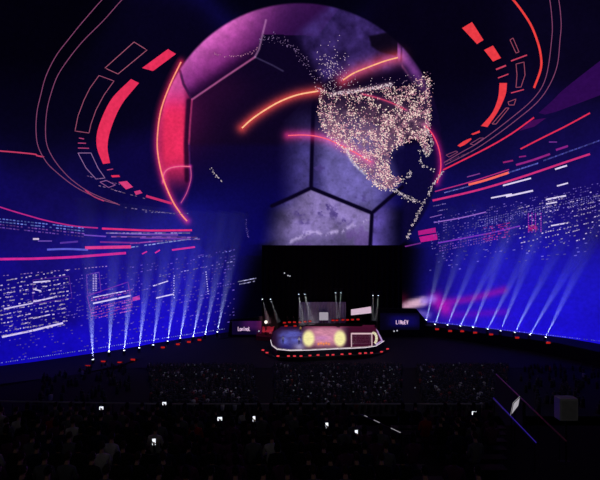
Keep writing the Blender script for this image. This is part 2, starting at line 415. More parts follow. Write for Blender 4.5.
def chain(line, n, sp, hi=.55, col=(235, 215, 225)):
    q = spline(line, 8)
    for _ in range(n):
        i = rng.integers(0, len(q)); h = rng.uniform(.25, hi)
        L_.append((q[i, 0] + rng.normal(0, sp), q[i, 1] + rng.normal(0, sp), h, h, *(np.array(col) * rng.uniform(.55, 1)), 0))
chain([(347, 148), (352, 160), (359, 168), (366, 174)], 70, .7)
chain([(372, 180), (383, 188), (393, 190), (402, 194), (410, 199), (418, 202)], 150, 1.3)
chain([(400, 182), (408, 176), (411, 172)], 35, 1.2)
chain([(443, 171), (437, 180), (431, 189), (427, 196), (421, 208), (416, 218), (411, 230), (407, 239)], 130, .8, .6)
chain([(425, 128), (430, 136), (432, 146), (428, 156), (424, 150)], 90, 1.0, .6)
chain([(420, 150), (421, 160), (424, 166), (434, 170)], 30, .9)
chain([(211, 169), (216, 175), (222, 182)], 26, .6, .5)
chain([(245.5, 217), (247, 228), (248.5, 238)], 24, .5, .35, (110, 90, 190))
chain([(214, 53), (222, 56), (236, 56), (250, 53), (257, 48)], 40, .6, .4, (225, 150, 190))
chain([(260, 42), (270, 38), (285, 42), (296, 50), (304, 62), (312, 74), (319, 88)], 110, 2.4, .42, (150, 120, 175))
under_ball(dots('continent_lights', L_, ball, .32, label='glittering white and pink city lights over a continent'))

# --- rings, blocks and streaks
PK = (228, 46, 88); RD = (232, 58, 68); MV = (150, 66, 110); LN = (128, 66, 104)
def ring(line, w=.8, col=LN, **k): paint('ring_line', ribbon(spline(line), w), col, **k)
ring([(150, -40), (112, -10), (86, 18), (68, 40), (56, 56), (46, 76), (40.5, 96), (37, 112), (36, 130), (38, 146), (45, 160), (54, 170), (75, 186.5), (99, 198.5), (120, 205)])
ring([(172, -40), (130, -8), (104, 20), (84, 40), (70, 57), (58, 75), (51.5, 92), (47, 110), (45.5, 130), (47, 145), (53, 158), (62, 170), (72, 180), (86, 190), (99, 196.5), (118, 204)])
ring([(536, -40), (548, -8), (552, 20), (551.5, 41), (546, 77), (534, 98), (510, 119), (480, 141.5), (462, 152), (444, 162.5)])
ring([(545, -40), (557, -8), (561, 20), (560, 40), (556, 70), (541, 98), (515, 121), (485, 143), (465, 155), (445, 165)])
ring([(85, 190), (93, 196), (104, 201)], 1.2, (190, 50, 100))
def frame_shape(pts, col=MV, w=.75):
    p = np.array(pts + [pts[0]], float); q = []
    for a, b in zip(p[:-1], p[1:]): q.append(np.linspace(a, b, 6, endpoint=False))
    q = np.vstack(q + [p[-1:]]); paint('outline_frame', ribbon(q, w), col)
frame_shape([(134, 42), (147, 50), (118, 74), (105, 68)], (160, 84, 110))
frame_shape([(99, 75.5), (114, 81), (104, 95), (96, 110), (91, 124), (89, 133), (75, 131), (78, 116), (84, 100), (90, 88)], (150, 76, 105))
frame_shape([(78, 153), (91, 153), (98, 168), (105, 178), (96, 179), (86, 168)], (140, 100, 150))
frame_shape([(100, 182), (106.5, 180.5), (115.5, 185), (108.5, 187.5)], (140, 84, 140))
frame_shape([(516, 64), (524, 62), (525, 75), (521, 87), (516, 87.5), (517, 75)], (150, 70, 95))
frame_shape([(510, 40), (516, 53), (519, 52), (513, 38)], (150, 70, 95))
frame_shape([(508, 102), (516, 99), (514, 105), (509, 105)], (150, 70, 95))
frame_shape([(509, 108), (506, 108), (492, 124), (496, 124)], (150, 70, 95))
frame_shape([(470, 144), (480, 138), (484, 138), (474, 145)], (120, 60, 95))
frame_shape([(446, 155), (456, 151), (458, 152), (449, 157)], (120, 60, 95))
def block(a, b, col=PK, **k): paint('neon_block', band(a, b), col, **k)
block([(168, 49), (142, 68)], [(176, 54), (153, 71)])
block([(131, 79), (113, 97), (103, 115), (97, 133), (97, 148), (103, 164)], [(139, 83), (122, 104), (111.5, 127), (107.5, 146), (110, 163)])
block([(111, 175.3), (119, 175)], [(112, 177.3), (120, 177)])
block([(118.5, 182), (126, 189.5)], [(127, 181), (133, 187)], (214, 60, 120))
block([(134, 191.5), (140, 190)], [(136, 195), (142.5, 193)], (200, 56, 120))
block([(484, 50), (493, 61.5)], [(493, 45.5), (501, 58)], RD)
block([(462, 28), (477, 44)], [(472, 22), (483.5, 40)], RD)
block([(499.5, 83), (498, 98), (492, 113), (481, 126)], [(507, 83), (505.5, 95), (498, 111.5), (487.5, 127)], RD)
block([(471, 134), (479.5, 130.5)], [(473, 135), (480, 132.5)], RD)
block([(457.5, 145.5), (464, 141), (471, 138)], [(460, 147), (466, 144), (471.5, 139.5)], RD)
block([(519, 131), (531, 120.5)], [(534.5, 126.5), (546, 118)], (62, 12, 82))
block([(538.5, 113), (552, 101), (566, 87.5), (614, 50)], [(545, 114.5), (555, 112), (566, 108), (614, 90)], (44, 9, 76))
block([(418, 231), (435.5, 227.5)], [(418.5, 235.2), (436, 232.6)], (176, 26, 130))
block([(419, 237), (437, 233.7)], [(421, 242.3), (437.5, 239.6)], (186, 26, 135))
block([(132, 297.5), (139.5, 295.5)], [(133, 301), (140, 299.5)], (190, 60, 170))
def streak(line, w=1.5, col=PK): paint('light_streak', ribbon(spline(line), w), col)
streak([(480, -30), (508, -6), (528, 20), (537, 40), (541, 57), (540.5, 70), (534, 88)], 2.2, (236, 62, 62))
streak([(443, 170), (486, 148.5), (511, 134), (534, 117.5)], 1.5, (222, 44, 84))
streak([(520.5, 149), (542, 138), (566, 126), (590, 113)], 1.5, (222, 44, 84))
streak([(-40, 149), (0, 151), (33, 154), (37, 155.6), (44, 157)], 1.4, (190, 56, 96))
for a, b, cw in (((496, 69.5), (506, 65.5), 1.6), ((498, 78), (508.5, 74), 1.1), ((511, 61), (527, 55), 1.3), ((511, 93), (524, 89.5), 1.1)): streak([a, b], cw, (196, 62, 92))
for a, b in (((79, 138), (84, 139)), ((78, 143), (86, 143.3)), ((78, 148), (89, 148.3)), ((107, 170), (113, 169))): streak([a, b], 1.0, (170, 60, 110))
streak([(-40, 192), (0, 207), (33, 217), (46, 220.5), (60, 223.5), (78, 226.5), (98, 228)], 1.3, (186, 40, 130))
streak([(102, 228.5), (125, 229.5), (150, 230.5), (192, 230.2)], 1.9, (222, 44, 120))
streak([(85, 247.8), (131, 246.8)], 3.0, (220, 58, 140))
streak([(-40, 260), (10, 259), (33, 258.7), (70, 257.2), (100, 255), (126, 253)], 2.4, (206, 40, 146))
for a, b, cw in (((142, 254), (147, 251.5), 1.3), ((155, 253), (160, 250), 1.4), ((172, 250), (195, 247), 1.7)): streak([a, b], cw, (206, 46, 150))
streak([(146, 196), (158, 199.5), (172, 203.5)], 2.4, (200, 44, 104))
streak([(47, 249.6), (66, 249), (88, 249.8)], 1.9, (92, 90, 208))
streak([(33, 239), (39, 239)], 1.8, (210, 190, 220))
for a, b, cw, cc in (((84, 235), (106, 236.5), 1.3, (110, 70, 190)), ((106, 233), (150, 234.5), 1.2, (120, 84, 190)), ((150, 234), (178, 234.5), 2.2, (104, 66, 168)), ((60, 243), (78, 241.5), 1.8, (84, 50, 158)), ((100, 242), (140, 243), 1.6, (120, 40, 140)), ((140, 238), (190, 239), 1.2, (110, 60, 170)), ((38, 241), (52, 241), 1.2, (100, 70, 170)), ((130, 243.5), (160, 241), 1.2, (150, 60, 160))): streak([a, b], cw, cc)
streak([(432.6, 200.6), (478, 190), (520, 177.5), (564.5, 162.5), (590, 154)], 2.0, (206, 46, 120))
streak([(468.5, 184.7), (486, 180), (509, 172.5)], 2.3, (250, 104, 92))
streak([(435, 191.5), (470, 182), (509, 169.5)], 1.1, (176, 44, 120))
streak([(516, 165), (533, 160), (550, 154)], 2.0, (146, 36, 126))
streak([(503, 162.5), (513, 160.5)], 1.6, (150, 34, 110)); streak([(519, 157), (526, 156)], 1.3, (140, 34, 120)); streak([(467, 177), (480, 173.5)], 1.0, (130, 60, 140))
streak([(549, 142), (557, 142)], 1.0, (120, 50, 150)); streak([(556, 150), (568, 146)], 2.0, (136, 34, 130))
for a, b, cw in (((503, 185.6), (531, 178.2), 1.5), ((491, 198), (512, 194), 1.4), ((506, 196.6), (533, 190.6), 1.7), ((546, 199.5), (566, 195.5), 1.4), ((546, 204), (557, 202), 1.3), ((551, 225.8), (568, 222.8), 1.3), ((555, 169.3), (567, 165.5), 1.6), ((557, 186), (568, 183), 1.4), ((546, 200), (566, 196), 1.0)): streak([a, b], cw, (222, 210, 245))
streak([(430, 217.5), (442, 214.5)], .8, (130, 90, 180)); streak([(434, 222.5), (460, 218), (486, 212)], 1.1, (150, 100, 200)); streak([(438, 243), (462, 238.5), (490, 233), (520, 226)], 1.3, (120, 50, 190)); streak([(405, 246.5), (421, 243)], 1.2, (110, 40, 130))
for a, b, cw in (((33, 330.5), (63, 323), 1.9), ((33, 302), (57, 296.5), 1.4), ((33, 318.5), (50, 314.5), 1.0), ((93, 303.5), (131, 295.5), 1.5), ((93, 297.5), (126, 291), 1.0), ((33, 282.4), (50, 281), 1.5), ((33, 289), (41, 291), 1.3), ((156, 298), (174, 294), 1.2), ((153, 286), (168, 281), 1.0), ((4, 309), (33, 303), 1.3), ((2, 337), (33, 330.5), 1.8)): streak([a, b], cw, (214, 200, 248))
frame_shape([(87, 296), (128, 282), (132, 306), (92, 316)], (120, 40, 170), .7)
frame_shape([(86.5, 275), (99, 272), (101, 292), (87.5, 294)], (100, 50, 170), .7)
frame_shape([(33, 280), (69, 276), (72, 298), (33, 304)], (84, 40, 150), .6)
# --- countless dots and dashes of the city
D = []
def row(x0, x1, y0, sl, step, hw, hh, col, jit=.3, p=.75):
    x = x0
    while x < x1:
        if rng.random() < p:
            D.append((x + rng.uniform(-jit, jit), y0 + sl * (x - x0) + rng.uniform(-jit, jit) * .5, hw * rng.uniform(.7, 1.4), hh, *(np.array(col) * rng.uniform(.55, 1)), sl))
        x += step
for k, (y0, cc) in enumerate(((222.5, (110, 130, 240)), (225.3, (120, 140, 245)), (228, (130, 80, 190)), (231, (110, 70, 180)))):
    row(-36, 84, y0 - 7.5, .11, 3.6, 1.1, .55, cc, p=.9)
row(104, 196, 233, .0, 4, 1.5, .5, (170, 150, 220)); row(104, 196, 236.5, .01, 5, 2.4, .6, (150, 90, 190)); row(133, 200, 247, -.14, 4.2, 1.6, .55, (150, 160, 245), p=.95); row(150, 200, 241.5, -.05, 4, 1.5, .5, (170, 120, 220))
row(126, 176, 207.5, .13, 3.4, .9, .45, (130, 110, 170), p=.85); row(146, 188, 212, .04, 3.2, .8, .4, (120, 110, 170), p=.8); row(88, 130, 176, .26, 3.5, .8, .4, (130, 90, 150), p=.6); row(100, 146, 186, .28, 4, 1.1, .4, (160, 120, 170), p=.7)
for y in np.arange(268, 342, 3.1):
    row(-50, 236, y + 30, -.17, 2.7, .75, .42, (112, 88, 205), .8, .22 + .13 * (y < 312))
for y in np.arange(272, 330, 4.2): row(-50, 70, y + 18, -.17, 2.0, .9, .5, (220, 200, 245), .6, .42)
for y in (294.5, 296.5, 304, 306, 309, 312, 315): row(92, 132, y + 4, -.22, 1.9, .65, .45, (190, 90, 210), .3, .7)
for x in (93.5, 96.0): 
    for y in np.arange(275, 292, 1.7): D.append((x, y, .8, .4, 190, 170, 240, -.1))
for y in np.arange(282, 306, 2.4): D.append((174 + rng.uniform(-.4, .4), y - 6, .5, .5, 190, 180, 240, 0)); D.append((206 + (y - 282) * .1, y - 10, .5, .5, 190, 180, 240, 0))
row(-40, 112, 279.5, -.09, 3.4, .9, .42, (170, 130, 220), .2, .8)
row(160, 232, 276, -.2, 3.1, .9, .4, (170, 160, 235), .3, .6); row(196, 236, 258, -.2, 3.4, .9, .4, (130, 130, 235), .3, .7)
row(239, 257, 281.6, -.2, 2, .8, .45, (190, 185, 240), .2, .9); row(240, 255, 284.2, -.2, 2, .8, .45, (190, 185, 240), .2, .9); row(272, 281, 273.5, .1, 2, .5, .35, (140, 150, 170)); 
row(-20, 226, 366, -.152, 2.2, .45, .35, (160, 160, 225), .1, .9); row(426, 600, 321, .115, 2.4, .45, .35, (140, 140, 225), .1, .9)
for y in np.arange(206, 258, 2.6):
    row(440 if y > 236 else 432, 600, y + 14, -.22, 2.4, .62, .42, (118, 96, 205), .6, .42 if y < 238 else .12)
for y in np.arange(200, 250, 5): row(520, 600, y + 8, -.22, 2.2, .7, .5, (210, 190, 245), .5, .4)
for y in (246, 248.5, 251): row(440, 500, y, -.2, 2.6, .55, .5, (130, 80, 205), .2, .85)
for y in np.arange(226, 240, 2.2): row(484, 510, y + 2, -.2, 2.1, .7, .5, (190, 50, 170), .3, .6)
for x in (528.5, 532, 535.5, 541):
    for y in np.arange(214, 232, 2.2): D.append((x, y + rng.uniform(-.5, .5), .5, .7, 150, 50, 180, 0))
for y in np.arange(226, 231, 1.5): row(529, 537, y, -.1, 1.5, .7, .6, (200, 40, 150), .2, .9)
row(445, 470, 192.5, -.26, 1.4, .5, .5, (120, 120, 215), .1, 1); row(509, 538, 172.5, -.32, 1.3, .6, .7, (96, 100, 205), .1, 1); row(544, 600, 160.5, -.36, 1.3, .6, .7, (80, 80, 180), .1, 1)
row(434, 446, 206, -.2, 2.2, .7, .4, (140, 120, 210)); row(438, 448, 211, -.2, 2.2, .7, .4, (140, 120, 210)); row(444, 470, 163, -.42, 1.6, .6, .4, (120, 70, 110), .1, .9)
for y in np.arange(247, 264, 4): row(430, 590, y + 8, -.1, 7, 1.1, .4, (120, 110, 230), 2, .35)
for y in np.arange(207, 214, 2): row(476, 600, y + 14, -.22, 2.3, .5, .45, (130, 120, 220), .3, .7)
dots('city_dots', D, label='countless tiny white and violet city lights')

# dark shell behind the seats
azb = np.radians(np.arange(84, 277, 4.0)); elb = np.radians(np.concatenate([np.arange(-14, 88, 4.0), [88]]))
vb = []
for a in azb:
    for e in elb:
        d = np.array([math.sin(a) * math.cos(e), math.cos(a) * math.cos(e), math.sin(e)]); c = np.array([DC.x, DC.y, 0.0])
        b = d @ c; t = b + math.sqrt(b * b - c @ c + R * R); vb.append(d * t + np.array([0, 0, CZ]))
tag(link('wall_back', mesh('wall_back', vb, grid_faces(len(azb), len(elb)), smooth=True), M['cloth']), kind='structure')

# ------------------------------------------------------------------ floor, rim ledge, seating
FZ = -0.6
cir = [(DC.x + 75 * math.cos(t), DC.y + 75 * math.sin(t)) for t in np.linspace(0, 2 * math.pi, 72, endpoint=False)]
tag(MB().prism(cir, FZ - .3, FZ).build('floor', M['concrete']), kind='structure')
def rim_z(px): 
    return float(dome([px], [rim_y(px)])[0][2])
# ledge that the searchlights stand on
for nm, xs in (('trim_1', np.arange(-100, 262, 6.0)), ('trim_2', np.arange(398, 700, 6.0))):
    mb = MB(); prev = None; v = []; f = []
    for i, x in enumerate(xs):
        p = Vector(dome([x], [rim_y(x)])[0]); zt = p.z - .02
        h = Vector((DC.x - p.x, DC.y - p.y, 0)).normalized()
        wd = np.interp(x, [-100, 33, 93, 140, 222, 262], [15, 14, 12, 8, 5, 4]) if x < 300 else np.interp(x, [398, 425, 480, 566, 700], [3, 4, 6, 6, 9])
        q = p + h * wd
        v += [(p.x - h.x * .5, p.y - h.y * .5, zt), (q.x, q.y, zt), (q.x, q.y, FZ - .1)]
        if i: k = 3 * i; f += [(k - 3, k, k + 1, k - 2), (k - 2, k + 1, k + 2, k - 1)]
    mb.add(v, f); tag(mb.build(nm, M['concrete']), kind='structure')
# lower seating steps in front of the stage
BY1, BY0 = 74.0, 38.0
def bowl_z(y): return FZ + max(0.0, (BY1 - y)) * .2
mb = MB(); n = 40; st = (BY1 - BY0) / n
v = []; f = []
for i in range(n + 1):
    y = BY1 - i * st; z0 = FZ + i * st * .2 - (.2 * st if i else 0); z1 = FZ + i * st * .2
    hw = math.sqrt(max(1, 62 ** 2 - (y - 42) ** 2)) - 6
    v += [(DC.x - hw, y, z0 if i else FZ - .1), (DC.x + hw, y, z0 if i else FZ - .1), (DC.x - hw, y, z1), (DC.x + hw, y, z1)]
    k = 4 * i; f.append((k, k + 1, k + 3, k + 2))
    if i < n: f.append((k + 2, k + 3, k + 5, k + 4))
mb.add(v, f); tag(mb.build('floor_lower_seating', M['terrace']), kind='structure')
# near tier: shallow steps, its front wall and rail
T1, T0y, TS, TZ = 17.4, 5.4, .228, 15.62
NR = 13; RD_ = .92
def tier_z(y):
    i = max(0, math.ceil((T1 - y - 1.0) / RD_)); return TZ + i * RD_ * TS
v = []; f = []; X0, X1 = -19.0, 19.0
ys = [T1] + [T1 - 1.0 - i * RD_ for i in range(NR)]
mb = MB(); z = TZ
v += [(X0, T1, TZ - 4.5), (X1, T1, TZ - 4.5), (X0, T1, TZ), (X1, T1, TZ)]; f.append((0, 1, 3, 2))
for i in range(NR):
    y = ys[i + 1]; k = len(v); zn = z + RD_ * TS
    v += [(X0, y, z), (X1, y, z), (X0, y, zn), (X1, y, zn)]; f += [(k - 2, k - 1, k + 1, k), (k, k + 1, k + 3, k + 2)]; z = zn
k = len(v); v += [(X0, ys[-1] - .9, z), (X1, ys[-1] - .9, z)]; f.append((k - 2, k - 1, k + 1, k))
mb.add(v, f); tag(mb.build('floor_upper_tier', M['terrace']), kind='structure')

# rail along the tier's front
def rail_z(x): return TZ + 1.02
rl = thing('balcony_rail', 'long thin steel rail along the front edge of the dark seating tier', 'railing', (0, T1 - .12, TZ))
m_ = MB(); m_.tube([(x, 0, 1.02 + .10 * max(0, (-x - 6) / 6)) for x in np.linspace(-14.5, 8.2, 40)], .035, 8); m_.build('top_rail', surface('patchy_highlight_rail', (235, 230, 240), .35, 0, noise=.95, scale=1.1), rl, smooth=True)  # patchy pale noise paints broken highlights along the rail
m_ = MB(); m_.tube([(x, 0, .55) for x in np.linspace(-14.5, 8.2, 24)], .014, 6); m_.build('lower_rail', M['black'], rl, smooth=True)
for x in np.linspace(-14.4, 8.1, 16): MB().tube([(x, 0, 0), (x, 0, 1.02)], .02, 6).build('post', M['black'], rl)

# ------------------------------------------------------------------ people
def mat_cloth(n, c): return surface(n, c, .9, noise=.2, scale=12)
SKIN = [surface('skin_light', (196, 150, 126), .6, noise=.08), surface('skin_tan', (150, 104, 80), .6, noise=.08), surface('skin_deep', (92, 62, 50), .6, noise=.08)]
PANTS = mat_cloth('dark_trousers', (24, 24, 34)); SHOE = mat_cloth('dark_shoes', (20, 18, 18)); EYE = surface('dark_eye', (18, 14, 14), .3)
HAIR = [mat_cloth('black_hair', (16, 13, 12)), mat_cloth('brown_hair', (56, 38, 26)), mat_cloth('blond_hair', (140, 112, 70))]
def skin_body(joints, edges):
    me = bpy.data.meshes.new('sk'); me.from_pydata([j[0] for j in joints], edges, [])
    o = bpy.data.objects.new('sk', me); COL.objects.link(o)
    md = o.modifiers.new('s', 'SKIN'); md.use_smooth_shade = True
    for i, j in enumerate(joints):
        r = j[1]; me.skin_vertices[0].data[i].radius = r if hasattr(r, '__len__') else (r, r)
    me.skin_vertices[0].data[0].use_root = True
    sb = o.modifiers.new('d', 'SUBSURF'); sb.levels = 1; sb.render_levels = 1
    dg = bpy.context.evaluated_depsgraph_get(); out = bpy.data.meshes.new_from_object(o.evaluated_get(dg))
    bpy.data.objects.remove(o); return out
def head_mesh(bm, c, yaw=0.0, pitch=0.0, sk=2):
    """head facing +y: egg skull, nose, brow, chin, ears and dark eyes"""
    Rm = Matrix.Rotation(yaw, 3, 'Z') @ Matrix.Rotation(pitch, 3, 'X')
    ret = bmesh.ops.create_uvsphere(bm, u_segments=18, v_segments=14, radius=1)
    vs = ret['verts']; fs = set()
    for vtx in vs:
        x, y, z = vtx.co
        q = Vector((x * .075 * (1 - .18 * max(0, -z)), y * .096, z * .118))
        if y > .2:
            q.y += .024 * math.exp(-((x / .16) ** 2)) * math.exp(-((z + .16) / .22) ** 2)          # nose
            q.y -= .008 * math.exp(-((abs(x) - .42) / .2) ** 2) * math.exp(-((z - .06) / .14) ** 2)  # eye sockets
            q.y += .006 * math.exp(-((z + .72) / .15) ** 2)                                          # chin
            q.y -= .005 * math.exp(-((z + .46) / .07) ** 2) * (abs(x) < .4)                          # mouth
        vtx.co = Vector(c) + Rm @ q
        fs.update(vtx.link_faces)
    for fc in fs:
        fc.material_index = sk; fc.smooth = True
    for sx in (-1, 1):
        for off, sc, mi in (((sx * .078, -.005, -.005), (.010, .022, .032), sk), ((sx * .031, .083, .008), (.011, .008, .008), 4)):
            r2 = bmesh.ops.create_uvsphere(bm, u_segments=8, v_segments=6, radius=1); f2 = set()
            for vtx in r2['verts']:
                vtx.co = Vector(c) + Rm @ (Vector(off) + Vector((vtx.co.x * sc[0], vtx.co.y * sc[1], vtx.co.z * sc[2]))); f2.update(vtx.link_faces)
            for fc in f2: fc.material_index = mi; fc.smooth = True
    r3 = MB().tube([Vector(c) + Rm @ Vector((-.024, .088, -.054)), Vector(c) + Rm @ Vector((0, .0925, -.056)), Vector(c) + Rm @ Vector((.024, .088, -.054))], .0032, 5)
    n0 = [bm.verts.new(q) for q in r3.v]
    for fq in r3.f: bm.faces.new([n0[i] for i in fq]).material_index = 4
def hand(bm, wrist, direction, palm_n, side, curl=.5, sk=2):
    d = Vector(direction).normalized(); nrm = Vector(palm_n).normalized(); a = d.cross(nrm).normalized() * side; wv = Vector(wrist)
    mb = MB(); mb.tube([wv, wv + d * .05, wv + d * .09], [.022, .034, .030], 8)
    for k, ln in enumerate((.066, .076, .071, .056)):
        b = wv + d * .088 + a * (.03 - .02 * k)
        mb.tube([b, b + d * ln * .5 + nrm * .01 * curl, b + d * ln * (1 - .5 * curl) + nrm * ln * .8 * curl], [.0092, .0085, .007], 6)
    b = wv + d * .035 + a * .028; mb.tube([b, b + a * .03 + d * .022 + nrm * .01, b + a * .036 + d * .05 + nrm * .03 * curl], [.011, .0095, .008], 6)
    n0 = [bm.verts.new(q) for q in mb.v]
    for fq in mb.f:
        fc = bm.faces.new([n0[i] for i in fq]); fc.material_index = sk; fc.smooth = True
def hair_mesh(c, style):
    bm = bmesh.new(); ret = bmesh.ops.create_uvsphere(bm, u_segments=18, v_segments=14, radius=1)
    kill = []
    for vtx in ret['verts']:
        x, y, z = vtx.co
        lim = .50 if y > .30 else (-.25 if style == 'short' else -.75)
        if z < lim and not (style == 'long' and y < .1): kill.append(vtx); continue
        g = 1.09 + .05 * math.sin(9 * x + 7 * z)
        q = Vector((x * .075 * g * 1.05, y * .096 * g - .004, z * .118 * g))
        if style == 'long' and z < -.2: q.z -= .10 * (-z); q.x *= 1.15
        vtx.co = Vector(c) + q
    bmesh.ops.delete(bm, geom=kill, context='VERTS')
    for fc in bm.faces: fc.smooth = True
    bmesh.ops.solidify(bm, geom=list(bm.faces), thickness=.006)
    me = bpy.data.meshes.new('hair'); bm.to_mesh(me); bm.free(); return me
def person_mesh(pose, shirt, sk, phone=False, lean=0.0):
    sit = pose == 'sit'; J = []; E = []
    def add(p, r, par=None):
        J.append((p, r)); 
        if par is not None: E.append((par, len(J) - 1))
        return len(J) - 1
    hz = .56 if sit else .95
    pel = add((0, 0, hz), (.15, .115)); sp = add((0, .01, hz + .2), (.135, .10), pel); ch = add((0, lean * .4, hz + .4), (.165, .115), sp)
    ns = add((0, lean * .5, hz + .52), (.07, .07), ch); nk = add((0, .015 + lean * .6, hz + .58), (.060, .062), ns); add((0, .03 + lean * .6, hz + .65), (.056, .06), nk)
    wr = {}
    for s in (-1, 1):
        if sit:
            h = add((s * .10, .06, hz - .02), (.09, .085), pel); kn = add((s * .13, .44, hz - .02), (.062, .062), h); an = add((s * .13, .42, .09), (.042, .042), kn); add((s * .13, .55, .045), (.04, .035), an)
        else:
            h = add((s * .10, 0, hz - .10), (.095, .09), pel); kn = add((s * .12, .02, .50), (.06, .06), h); an = add((s * .13, -.02, .09), (.042, .042), kn); add((s * .15, .12, .045), (.042, .036), an)
        sh = add((s * .185, lean * .45, hz + .46), (.066, .066), ch)
        if phone and s == 1:
            el = add((.25, .20 + lean, hz + .40), (.046, .046), sh); w_ = add((.16, .36 + lean, hz + .56), (.032, .032), el)
        elif sit:
            el = add((s * .25, .06, hz + .18), (.046, .046), sh); w_ = add((s * .12, .27, hz + .12), (.032, .032), el)
        elif phone:
            el = add((s * .30, .06, hz + .22), (.046, .046), sh); w_ = add((s * .25, .26, hz + .20), (.032, .032), el)
        else:
            el = add((s * .27, -.01, hz + .18), (.046, .046), sh); w_ = add((s * .29, .08, hz - .04), (.032, .032), el)
        wr[s] = (Vector(J[w_][0]), Vector(J[el][0]))
    me = skin_body(J, E); hc = (0, .045 + lean * .6, hz + .722)
    bm = bmesh.new(); bm.from_mesh(me)
    for fc in bm.faces:
        c = fc.calc_center_median(); fc.smooth = True
        if c.z > hz + .565 and abs(c.x) < .1 and c.y < .12 + lean: fc.material_index = 2
        elif c.z < .075 or (c.z < .10 and c.y > (.45 if sit else .02)): fc.material_index = 3
        elif (sit and (c.z < hz + .05 and (c.y > .13 or c.z < hz - .02)) ) or (not sit and c.z < hz - .02 and abs(c.x) < .235): fc.material_index = 1
        else: fc.material_index = 0
    head_mesh(bm, hc, pitch=.12)
    for s in (-1, 1):
        w_, e_ = wr[s]; d = (w_ - e_).normalized()
        hand(bm, w_, d, (0, 0, 1) if (phone and s == 1) else (-s, 0, -.3), s, .55)
    out = bpy.data.meshes.new('person'); bm.to_mesh(out); bm.free(); bpy.data.meshes.remove(me)
    for m in (shirt, PANTS, SKIN[sk], SHOE, EYE): out.materials.append(m)
    return out, hc
def person(name, label, group, pose, shirt, sk, hair, style, **k):
    me, hc = person_mesh(pose, shirt, sk, **k)
    o = link(name, me); tag(o, label, 'person', group)
    h = link('hair', hair_mesh(hc, style), HAIR[hair], o)
    return o
SH = dict(navy=mat_cloth('navy_shirt', (24, 28, 62)), black=mat_cloth('black_shirt', (20, 20, 22)), grey=mat_cloth('grey_shirt', (92, 92, 100)),
          red=mat_cloth('red_shirt', (150, 24, 34)), white=mat_cloth('pale_shirt', (190, 186, 184)), plum=mat_cloth('plum_shirt', (90, 40, 84)))
G = 'spectators in the near tier'
protos = [person('spectator', f'spectator in {d} sitting with back turned in the dark benches', f'{G} in {d}', 'sit', SH[c], sk, h, st, lean=ln)
          for d, c, sk, h, st, ln in (('a navy top', 'navy', 0, 0, 'short', 0.0), ('a black top', 'black', 1, 0, 'long', .04), ('a mid grey top', 'grey', 0, 1, 'short', .08), ('a plum top', 'plum', 2, 0, 'long', .0), ('black and brown hair', 'black', 0, 1, 'short', .05))]
red_proto = person('spectator', 'spectator in bright red top among the dark benches', 'red topped spectators in the near tier', 'sit', SH['red'], 1, 0, 'short', lean=.05)
pale_proto = person('spectator', 'spectator in pale top sitting among the dark benches', 'pale topped spectators in the near tier', 'sit', SH['white'], 0, 1, 'short', lean=.02)
phone_proto = person('spectator', 'spectator holding up a lit phone', 'spectators holding up phones', 'sit', SH['black'], 1, 0, 'short', phone=True)
phones = [(102, 412), (151.5, 438), (169.5, 405.5), (322.5, 423), (480.5, 411), (261, 421), (220.5, 416), (356, 436)]
reds = [(51, 424), (197, 429), (428, 424)]
rows = []
def row_y(i): return T1 - 1.0 - i * RD_ - .40
def proj(p): return 300 + F * p.x / p.y, 240 + F * (CZ - p.z) / p.y
AX = lambda y: 2.95 + (17.0 - y) * .24
def hides_rail(x, y, z):
    px, py = proj(Vector((x, y, z + 1.3)))
    return 354 < px < 410 and y < 17.2 - (px - 361) / 42 * 3.5 and py < 418 + (px - 361) * .48            # aisle, running down to the rail
taken = []
used_p = set()
def put(src, x, y, z, first):
    o = src if first else copy_tree(src)
    o.location = (x, y, z); o.rotation_euler = (0, 0, random.uniform(-.25, .25)); return o
first = {}
seats = []
for i in range(11):
    y = row_y(i); z = tier_z(y - .01)
    x = -y * .86
    while x < y * .86:
        if abs(x - AX(y)) > .5 and not hides_rail(x, y, z) and not (x > .50 * y): seats.append((i, x + random.uniform(-.06, .06), y, z))
        x += .60
ph_pts = []
for q in phones:
    best = min(seats, key=lambda s: (proj(Vector((s[1] + .13, s[2] + .42, s[3] + 1.2)))[0] - q[0]) ** 2 + (proj(Vector((s[1] + .13, s[2] + .42, s[3] + 1.2)))[1] - q[1]) ** 2)
    seats.remove(best); ph_pts.append((best, q))
red_pts = []
for q in reds:
    best = min(seats, key=lambda s: (proj(Vector((s[1], s[2], s[3] + 1.0)))[0] - q[0]) ** 2 + (proj(Vector((s[1], s[2], s[3] + 1.0)))[1] - q[1]) ** 2)
    seats.remove(best); red_pts.append(best)
BENCH_TOP = .45
for k, (i, x, y, z) in enumerate(red_pts): put(red_proto, x, y, z, k == 0)
PH_SCREEN = glow('phone_glow', (230, 235, 245), 1.3)
wh = ['on the dark benches under the blue city', 'in the dark rows under the searchlights', 'at the rail under the searchlights', 'in the row straight below the stage', 'beside the violet handrail', 'close behind the balcony rail below the ramp', 'behind the balcony rail below the second crowd block', 'next to the aisle handrail']
for k, ((i, x, y, z), q) in enumerate(ph_pts):
    o = put(phone_proto, x, y, z, k == 0); o.rotation_euler = (0, 0, 0)
    o['label'] = 'spectator holding up a lit phone ' + wh[k]
    ph = thing('phone', 'small bright white phone screen held up ' + wh[k], 'phone', (x + .13, y + .43, z + 1.19), random.uniform(-.2, .2), 'phones held up in the near tier')
    sz = (.05, .012, .10) if k % 2 else (.09, .012, .07)
    MB().box((0, .008, 0), (sz[0] * 2, .012, sz[2] * 2)).build('phone_case', M['black'], ph, bevel=.004)
    MB().box((0, 0, 0), (sz[0] * 1.8, .006, sz[2] * 1.8)).build('phone_screen', PH_SCREEN, ph)
random.shuffle(seats); seats = seats[:286]
cnt = 0; pale_first = True
